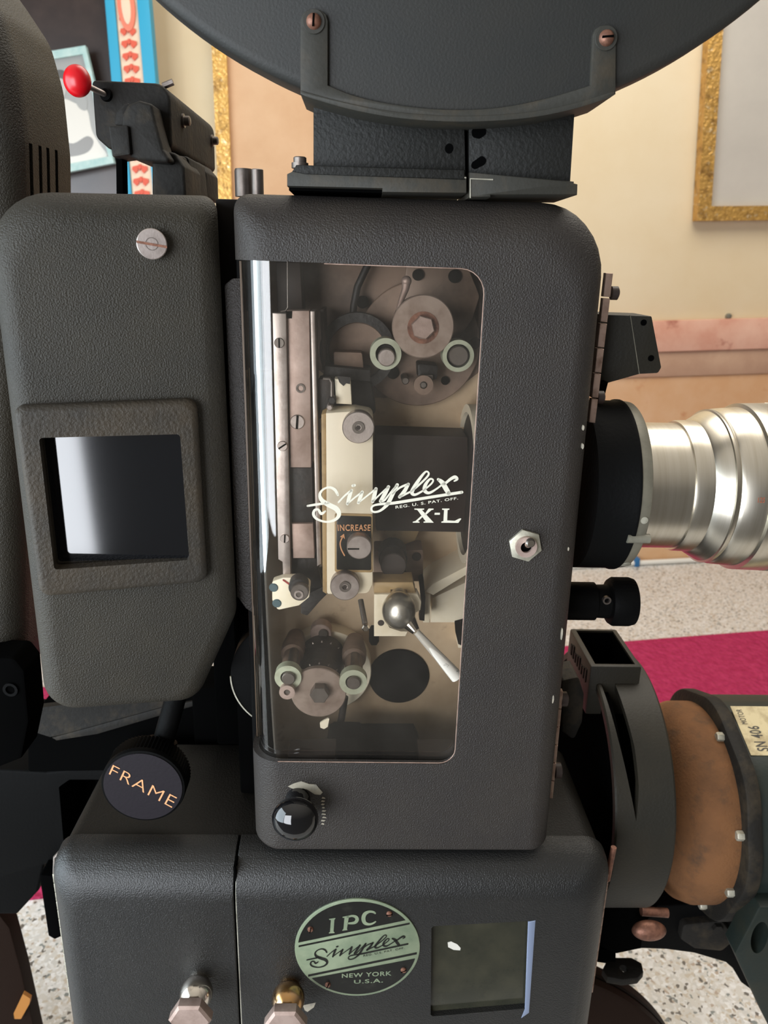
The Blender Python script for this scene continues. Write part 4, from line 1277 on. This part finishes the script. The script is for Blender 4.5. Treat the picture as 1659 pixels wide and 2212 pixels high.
# lamphouse body behind
LF = Frame(60, 700, .74, .0, .03)
lamp = thing('lamphouse', 'dark rounded lamphouse with cooling slots behind the snout', 'lamphouse', LF, tuple(LF.at(0, 1500, .15)))
lo = rpoly(LF.poly([(-700, -420), (-20, -60), (20, -4), (72, 74), (103, 182), (119, 330), (122, 500), (108, 1350), (60, 1452), (-700, 1452)], .10), [0, 0, .03, .05, .1, .1, .1, .04, .03, 0])
body = prism(lo, 0.012, .14, .035, seg=6)
cuts = []
us = LF.at(122, 450, .14).x
for xs in (34, 52, 68, 86):
    nn = .012 + .128 * (xs - 6) / 112
    cuts.append(box(us - .016, us + .08, nn - .0035, nn + .0035, LF.at(60, 470, .08).z, LF.at(60, 316 + (86 - xs) * .1, .08).z))
part('shell', cut(body, cuts), M_nose, lamp)
arm = part('support_arm', prism(rpoly(LF.poly([(-120, 1418), (30, 1422), (52, 1450), (62, 1560), (46, 1640), (-10, 1662), (-120, 1662)], -.02), .008), -.02, .02, .004), M_deep, lamp)
c = LF.at(24, 1488, -.02)
part('arm_bolt', ring_solid(LF.rad(24, 1488, -.02, 16), LF.rad(24, 1488, -.02, 10), -.0225, -.018, (c.x, 0, c.z)), M_black, arm)

# ================================================================== changeover unit with red ball
DF = Frame(365, 250, .80, 0.0, .02)
ch = thing('changeover_unit', 'dusty black changeover box with a red ball lever on the lamp snout', 'changeover unit', DF, tuple(DF.at(330, 412, .08)))
cb = DF.poly([(197, 172), (366, 180), (372, 322), (235, 322), (206, 296)], 0)
part('case', prism(rpoly(cb, [.004, .014, .006, .006, .008]), 0, .20, .003, seg=3), M_dusty, ch)
part('boss', prism(rpoly(DF.poly([(262, 250), (275, 226), (300, 216), (328, 224), (336, 262), (352, 322), (372, 352), (300, 346), (262, 330)], -.03), .003), -.03, .002, .004, seg=3), M_dusty, ch)
part('boss_ring', prism(rpoly(DF.poly([(246, 270), (252, 240), (268, 224), (282, 222), (272, 244), (272, 272)], -.02), .002), -.02, .001, .003), M_dusty, ch)
part('block', prism(rpoly(DF.poly([(233, 271), (276, 270), (282, 334), (242, 340)], -.035), .002), -.035, .0, .002), M_dusty, ch)
part('post', prism(DF.poly([(250, 338), (264, 338), (266, 425), (251, 425)], -.02), -.02, -.005, .001), M_deep, ch)
pd = part('pedestal_block', prism(rpoly(DF.poly([(327, 318), (378, 330), (398, 360), (402, 430), (328, 430)], -.01), .005), -.01, .06, .003, seg=3), M_dusty, ch)
part('pedestal_step', prism(rpoly(DF.poly([(365, 334), (408, 338), (412, 366), (418, 430), (366, 430)], .03), .004), .03, .10, .003), M_dusty, pd)
part('pedestal_step', prism(rpoly(DF.poly([(395, 345), (428, 350), (446, 372), (448, 430), (396, 430)], .10), .004), .10, .16, .003), M_dusty, pd)
part('pedestal_step', prism(rpoly(DF.poly([(362, 336), (396, 336), (396, 362), (362, 362)], .015), .003), .015, .05, .002), M_dusty, pd)
pxs = DF.at(368, 250, 0).x
for (x, y, nn) in ((393, 261, .055), (456, 304, .17)):
    d = ray(x, y); tt_ = (pxs - (CAM - DF.O).dot(DF.u)) / d.dot(DF.u)
    p = CAM + d * tt_ - DF.O
    p = Vector((p.dot(DF.u), p.dot(DF.w), p.dot(DF.v)))
    if not (0 < p.y < .2): p.y = nn
    o_ = part('case_screw', lathe([(-.002, .0065), (.001, .0065), (.0012, .0045), (.006, .0045), (.007, .003)], (pxs + .0015, p.y, p.z), 'u', 24), M_darksteel, ch)
part('top_screw', tube([DF.at(352, 186, .012), DF.at(374, 177, .012)], .0030, seg=6), M_darksteel, ch)
rb = DF.at(167, 175, -.035); rr = DF.rad(167, 175, -.035, 30)
rod_e = DF.at(229, 205, -.001)
lv_ = part('lever_rod', tube([rb, rod_e], .0025), M_steel, ch, 'steel lever rod')
part('rod_collar', lathe([(-.003, .005), (.002, .006)], tuple(rod_e), 'n', 20), M_black, lv_)
part('lever_ball', ball(tuple(rb), rr, .98, .8, 1.07), M_red, lv_, 'bright red ball')

# ================================================================== film magazine
MF = Frame(1000, 200, .645, .015, .045)
p1, p2, p3 = [Vector(MF.uv(*q)) for q in ((345, 0), (1000, 256), (1644, 0))]


def circum(a, b, c):
    d = 2 * (a.x * (b.y - c.y) + b.x * (c.y - a.y) + c.x * (a.y - b.y))
    ux = ((a.length_squared) * (b.y - c.y) + b.length_squared * (c.y - a.y) + c.length_squared * (a.y - b.y)) / d
    uy = ((a.length_squared) * (c.x - b.x) + b.length_squared * (a.x - c.x) + c.length_squared * (b.x - a.x)) / d
    return Vector((ux, uy)), (Vector((ux, uy)) - a).length


mc, mr_ = circum(p1, p2, p3)
mgb = MF.at(935, 425, .05)
mag = thing('film_magazine', 'large round black upper film magazine with a split neck and strap', 'film magazine', MF, (mgb.x, .05, mgb.z))
part('drum', lathe([(0, mr_ - .008), (.001, mr_ - .004), (.003, mr_ - .001), (.006, mr_), (.030, mr_), (.032, mr_ - .006), (.075, mr_ - .006)], (mc.x, 0, mc.y), seg=200), M_mag, mag)
arc_in = spline([(708, 184), (760, 205), (830, 222), (920, 234), (1000, 237), (1080, 232), (1170, 215), (1276, 184)], 6)
arc_out = spline([(1316, 212), (1230, 238), (1130, 256), (1000, 263), (870, 256), (760, 237), (664, 210)], 7)
so = [(649, 44), (654, 29), (665, 21), (679, 19), (693, 22), (704, 31), (708, 45)] + arc_in + [(1281, 76), (1286, 63), (1296, 56), (1307, 54), (1319, 57), (1328, 66), (1331, 78), (1330, 203)] + arc_out + [(649, 203)]
st = part('strap', prism(MF.poly(so, -.004), -.004, .0003, .0006), M_strap, mag, 'worn strap across the drum')
arc_mid = spline([(660, 198), (760, 224), (870, 243), (1000, 250), (1130, 243), (1230, 225), (1328, 196)], 7)
fo = [(649, 195)] + arc_mid + [(1330, 203)] + arc_out + [(649, 203)]
part('strap_flange', prism(MF.poly(fo, -.005), -.005, .055, .0006), M_strap, st)
for (x, y, a_) in ((678, 47, 1.5), (1309, 83, .1)):
    c = MF.at(x, y, -.004); r = MF.rad(x, y, -.004, 24)
    w = part('strap_screw', lathe([(-.0052, r * .97), (-.0049, r), (-.004, r)], (c.x, 0, c.z), seg=40), M_strap, st, 'washer with a rusty dome screw')
    part('screw_head', lathe([(-.0095, r * .12), (-.009, r * .4), (-.0075, r * .6), (-.005, r * .68)], (c.x, 0, c.z), seg=32), M_rust, w)
    d_ = Vector((math.cos(a_), math.sin(a_))) * r * .5; q_ = Vector((-math.sin(a_), math.cos(a_))) * r * .09
    cc = Vector((c.x, c.z))
    part('screw_slot', prism([tuple(cc + d_ + q_), tuple(cc - d_ + q_), tuple(cc - d_ - q_), tuple(cc + d_ - q_)], -.0098, -.0075), M_deep, w)
nk = part('neck', prism(MF.poly([(677, 205), (1003, 240), (1006, 384), (677, 370)], .03), .03, .10, .001), M_neck, mag, 'lamp side half of the neck')
for (x, y, rr, rz_) in ((970, 321, 9, 11),):
    part('neck_hole', prism(circle(MF.uv(x, y, .03), MF.rad(x, y, .03, rr), 20, MF.radv(x, y, .03, rz_)), .0295, .032), M_deep, nk)
nk2 = part('neck', prism(MF.poly([(1013, 240), (1243, 220), (1232, 396), (1013, 384)], .03), .03, .10, .001), M_neck, mag, 'lens side half of the neck')
part('neck_hole', prism(rpoly(MF.poly([(1018, 352), (1042, 335), (1052, 346), (1046, 356), (1026, 366), (1018, 362)], .0295), .003), .0295, .032), M_deep, nk2)
part('neck_hole', prism(rpoly(MF.poly([(1018, 276), (1050, 276), (1050, 290), (1036, 300), (1020, 296)], .0295), .003), .0295, .032), M_deep, nk2)
part('neck_gap', prism(MF.poly([(1001, 236), (1015, 236), (1015, 390), (1001, 388)], .045), .045, .09), M_deep, mag)
fl = part('flange', prism(MF.poly([(640, 356), (1000, 368), (1008, 384), (1008, 417), (826, 415), (826, 407), (620, 402), (620, 376), (632, 370)], .018), .018, .10, .001), M_strap, mag, 'lamp side half of the base flange')
part('gap_shadow', prism(MF.poly([(624, 398), (828, 404), (828, 417), (624, 411)], .03), .03, .09), M_deep, fl)  # black slab stands for the shade in the gap under the flange
part('flange_edge', prism(MF.poly([(631, 370), (640, 356), (1004, 366), (1004, 388), (660, 376)], .0165), .0168, .025, .0008), M_neck, fl)
c = MF.at(648, 358, .03); r = MF.rad(648, 350, .03, 14)
part('flange_bolt', lathe([(-.002, r * 1.3), (.002, r * 1.3), (.0022, r), (MF.at(648, 341, .03).z - c.z, r), (MF.at(648, 339, .03).z - c.z, r * .85)], tuple(c), 'v', 24), M_darksteel, fl)
fl2 = part('flange', prism(MF.poly([(1014, 372), (1240, 392), (1240, 396), (1248, 398), (1247, 421), (1060, 421), (1060, 426), (1014, 426)], .018), .018, .10, .001), M_strap, mag, 'lens side half of the base flange')
bm = bmesh.new()
part('worn_edge', tube([MF.at(1016, 428, .0178), MF.at(1016, 386, .0178), MF.at(1065, 388, .0178)], .0006, seg=6), M_hingecream, fl2)
part('worn_edge', tube([MF.at(1007, 384, .0178), MF.at(970, 382, .0178)], .0006, seg=6), M_hingecream, fl)

# ================================================================== belt guard and motor
gn = .23
gtop = HF.at(1250, 1436, gn)
guL = HF.at(1240, 1700, gn).x; guR = HF.at(1352, 1700, gn).x
GR = .165
gvc = gtop.z - GR
gd = thing('belt_guard', 'drum shaped dark guard with a square open spout behind the lens side of the head', 'guard', HF, ((guL + guR) / 2, gn, gvc - GR))
# spout
v0 = HF.at(1300, 1440, gn - .05).z - .006
q = [(1240, 1357), (1344, 1355), (1371, 1440), (1268, 1442)]
P3 = [HF.atz(x, y, v0) for x, y in q]
u0_, u1_ = (P3[0].x + P3[3].x) / 2, (P3[1].x + P3[2].x) / 2
n0_, n1_ = P3[2].y, P3[0].y
gb = lathe([(guL, GR - .012), (guL, GR - .002), (guL + .002, GR), (guR - .003, GR), (guR, GR - .003), (guR, GR - .06)], (0, gn, gvc), 'u', 120)
part('drum', cut(gb, [lathe([(guL - .01, GR - .010), (guL + .055, GR - .010)], (0, gn, gvc), 'u', 96), prism([(guL + .004, gvc + .17), (guL + .022, gvc + .17), (guL + .028, gvc + .12), (guL + .028, gvc + .085), (guL + .024, gvc + .05), (guL + .017, gvc + .085), (guL + .010, gvc + .125)], gn - .17, gn - .03), box(u0_ + .0072, u1_ - .0072, n0_ + .0062, n1_ - .0072, gvc + GR - .04, gvc + GR + .05)]), M_guard, gd, ang=30)
part('inner_disc', lathe([(guL + .010, GR - .012), (guL + .016, GR - .012)], (0, gn, gvc), 'u', 72), M_deep, gd)
part('bearing_arm', prism(rpoly(HF.poly([(1214, 1470), (1250, 1462), (1262, 1500), (1258, 1560), (1240, 1600), (1214, 1580)], gn - .09), .004), gn - .09, gn - .05, .002), M_dusty, gd)
spo = box(u0_, u1_, n0_, n1_, gvc + GR - .05, v0, .003)
spb = part('spout', cut(spo, [box(u0_ + .007, u1_ - .007, n0_ + .006, n1_ - .007, gvc + GR - .04, v0 + .02, 0)]), M_guard, gd, 'square open spout')
part('spout_shade', cut(box(u0_ + .0068, u1_ - .0068, n0_ + .0058, n1_ - .0068, gvc + GR - .042, v0 - .003), [box(u0_ + .0075, u1_ - .0075, n0_ + .0065, n1_ - .0075, gvc + GR - .038, v0 + .02)]), M_deep, spb, 'black inner shade of the spout')  # black liner added for the shade inside the spout
bm = bmesh.new()
for k in range(8):
    yy = n0_ + .012 + k * (n1_ - n0_ - .024) / 8
    box(u0_ - .0012, u0_ + .001, yy, yy + .006, v0 - .030, v0 - .012 - (k % 3) * .003, 0, bm)
part('cast_marks', bm, M_dusty, spb)
# foot of the guard
ft = part('foot', prism(rpoly(HF.poly([(1300, 1900), (1440, 1890), (1420, 1960), (1392, 2000), (1386, 2050), (1330, 2062), (1285, 2040), (1285, 1920)], gn - .08), .006), gn - .08, gn + .05, .003), M_deep, gd)
part('wing_nut', ball(tuple(HF.at(1402, 2010, gn - .11)), HF.rad(1402, 2010, gn - .11, 37), 1.0, .5, .6), M_rust, gd, 'rusty flat wing nut')
part('clamp_bolt', tube([HF.at(1385, 1968, gn - .09), HF.at(1442, 1972, gn - .09)], .006), M_rust, gd, 'coppery clamp bolt')

mn = .27
mc_ = HF.at(1500, 1730, mn)
MU = lambda x: HF.at(x, 1730, mn).x
mr = lambda rp: HF.radv(1480, 1730, mn, rp)
mz = HF.at(1470, 1546, mn).z - mr(178)
mot = thing('drive_motor', 'green electric motor with a rusty orange end bell and yellowed plate', 'motor', HF, (MU(1480), mn, mz - mr(230)))
part('end_bell', lathe([(MU(1388), mr(90)), (MU(1400), mr(120)), (MU(1416), mr(152)), (MU(1436), mr(170)), (MU(1460), mr(178)), (MU(1500), mr(178)), (MU(1512), mr(174))], (0, mn, mz), 'u', 72), M_orange, mot, 'rusty orange end bell')
# octagonal flange and body
fl8 = [(math.cos(PI / 4 * k) * 1.06, math.sin(PI / 4 * k) * 1.06) for k in range(8)]
RB = mr(202)
pr = rpoly([(x * RB, z * RB) for x, z in fl8], RB * .55, 6)
bm = slab([Vector((MU(1500), mn + x, mz + z)) for x, z in pr], (MU(1530) - MU(1500), 0, 0), bevel=.004)
part('flange', bm, M_dusty, mot, 'dusty black flange')
pr2 = rpoly([(x * RB * .95, z * RB * .95) for x, z in fl8], RB * .6, 6)
part('case', slab([Vector((MU(1528), mn + x, mz + z)) for x, z in pr2], (.24, 0, 0), bevel=.003), M_green, mot)
for ang in (108, 160, 196, 236):
    a_ = math.radians(ang)
    p = Vector((MU(1490), mn + math.cos(a_) * RB * .9, mz + math.sin(a_) * RB * .9))
    part('flange_bolt', lathe([(-.002, .0055), (.0, .0065), (.016, .0065)], tuple(p), 'u', 6), M_hingecream, mot)
# plate on the upper front facet
a0 = math.radians(112.5)
fn = Vector((0, math.cos(a0), math.sin(a0)))
ft_ = Vector((0, math.sin(a0), -math.cos(a0)))
apo = RB * .95 * 1.06 * math.cos(PI / 8)
pc = Vector((MU(1536), mn, mz)) + fn * (apo + .0002)
hw = RB * .36
lpw = .16
plq = lambda a, b, h=0.0: pc + Vector((1, 0, 0)) * (a * lpw) + ft_ * ((b - 0.5) * 2 * hw * .68 + hw * .32) + fn * h
npl = part('name_plate', slab([plq(0, 0), plq(1, 0), plq(1, 1), plq(0, 1)], fn * .0012), M_plate, mot, 'yellowed engraved plate')


def platemap(x, y):
    return plq(x, y, .0016)


part('lettering', lettering('SN 406', [(.07, .08), (.07, .58), (.17, .58), (.17, .08)], platemap, .01), M_platewriting, npl)
part('lettering', lettering('MOTOR', [(.035, .62), (.035, .93), (.085, .93), (.085, .62)], platemap, .0), M_platewriting, npl)

# ================================================================== stand below
PF = Frame(1450, 2050, .86, 0.0, .02)
arm = thing('motor_bracket', 'black cast bracket carrying the motor on the pedestal', 'bracket', PF, tuple(PF.at(1480, 2090, .05)))
part('casting', prism(rpoly(PF.poly([(1265, 1965), (1480, 1955), (1720, 1930), (1720, 2160), (1632, 2146), (1602, 2124), (1584, 2094), (1568, 2080), (1500, 2060), (1440, 2052), (1388, 2050), (1320, 2062), (1265, 2060)], 0), .003), 0.0, .14, .004, seg=3), M_black, arm)
part('boss', prism(rpoly(PF.poly([(1476, 1998), (1560, 1990), (1590, 2030), (1560, 2056), (1500, 2050), (1470, 2030)], -.012), .008), -.012, .002, .003), M_dusty, arm)
c = PF.at(1548, 2002, -.012)
part('bracket_bolt', lathe([(-.018, .007), (-.010, .008)], (c.x, 0, c.z), seg=6), M_dusty, arm)
lz = PF.at(1345, 2104, -.03).z
lug = [PF.atz(x, y, lz) for x, y in ((1310, 2076), (1330, 2068), (1364, 2068), (1386, 2080), (1390, 2098), (1378, 2112), (1345, 2116), (1312, 2110), (1301, 2094))]
lg = cut(slab(lug, (0, 0, -.012), bevel=.0015), [lathe([(-.03, .0058), (.02, .0058)], tuple(PF.atz(1347, 2092, lz)), 'v', 24)])
part('lug', lg, M_dusty, arm, 'rounded lug with a bolt hole')
part('lug_stem', prism(PF.poly([(1290, 2050), (1330, 2054), (1330, 2084), (1290, 2078)], -.01), -.01, .02), M_deep, arm)

QF = Frame(1640, 2120, .76, 0.0, .0)
leg = thing('stand_leg', 'dark green cast leg with a round hole at the lower right edge', 'stand leg', QF, tuple(QF.at(1680, 2300, .05)))
lgp = prism(rpoly(QF.poly([(1588, 2060), (1640, 1960), (1760, 1960), (1760, 2420), (1745, 2380), (1659, 2214)], 0), .004), 0, .03, .003)
hc = QF.at(1643, 2030, -.003)
part('casting', cut(lgp, [prism(circle((hc.x, hc.z), QF.rad(1643, 2030, 0, 18), 32, QF.radv(1643, 2030, 0, 34)), -.05, .04)]), M_green, leg)

# lower reel drum
c = HF.at(1062, 2420, .25); pr_ = HF.at(1277, 2124, .25)
rr = (Vector((c.x, c.z)) - Vector((pr_.x, pr_.z))).length
lm_ = thing('lower_magazine', 'brown black curved edge of the lower film magazine under the sound head', 'film magazine', HF, (c.x, .27, c.z - rr))
part('drum', lathe([(.248, rr - .006), (.25, rr), (.29, rr), (.292, rr - .01)], (c.x, 0, c.z), seg=140), M_discbrown, lm_)
part('rim', ring_solid(rr + .001, rr - .004, .265, .272, (c.x, 0, c.z), seg=140), M_black, lm_)

# pedestal at the lamp side
KF = Frame(120, 1700, .90, 0.0, .02)
ped = thing('pedestal', 'black cast projector pedestal below the lamphouse', 'pedestal', KF, tuple(KF.at(0, 2400, .1)))
pc_ = prism(rpoly(KF.poly([(-260, 1650), (100, 1668), (240, 1652), (600, 1652), (600, 1900), (95, 1868), (82, 1926), (36, 1976), (-260, 1976)], 0), .004), 0, .18, .004, seg=3)
part('head_casting', cut(pc_, [prism(rpoly(KF.poly([(127, 1700), (150, 1684), (330, 1684), (330, 1860), (140, 1850)], 0), .006), -.02, .09)]), M_black, ped)
part('column', prism(KF.poly([(-260, 1940), (10, 1940), (37, 1975), (62, 2070), (96, 2225), (140, 2500), (-260, 2500)], .17), .14, .17, .003), M_discbrown, ped)
beam = part('beam', prism(rpoly(KF.poly([(60, 1560), (180, 1526), (470, 1492), (560, 1500), (560, 1660), (60, 1668)], -.02), .004), -.02, .05, .002), M_deep, ped)
part('beam_ledge', prism(KF.poly([(112, 1594), (200, 1570), (352, 1528), (452, 1508), (452, 1516), (350, 1545), (210, 1586), (122, 1600)], -.024), -.024, -.015, .001), M_dusty, beam, 'grey worn ledge')
part('beam_top', prism(rpoly(KF.poly([(72, 1530), (200, 1516), (356, 1506), (352, 1530), (200, 1572), (108, 1592), (70, 1580)], -.022), .003), -.022, -.012), M_dusty, beam, 'dusty brown beam face')
part('side_bracket', prism(rpoly(KF.poly([(84, 1890), (128, 1895), (140, 2020), (118, 2030), (104, 2022)], -.03), .003), -.03, .02, .002), M_deep, ped)
tg = solo('card_tag', prism(rpoly(KF.poly([(28, 2192), (48, 2150), (64, 2160), (62, 2172), (44, 2204), (30, 2204)], .13), .001), .1325, .1395), M_tag, KF, 'small orange tag stuck on the pedestal column', 'tag')
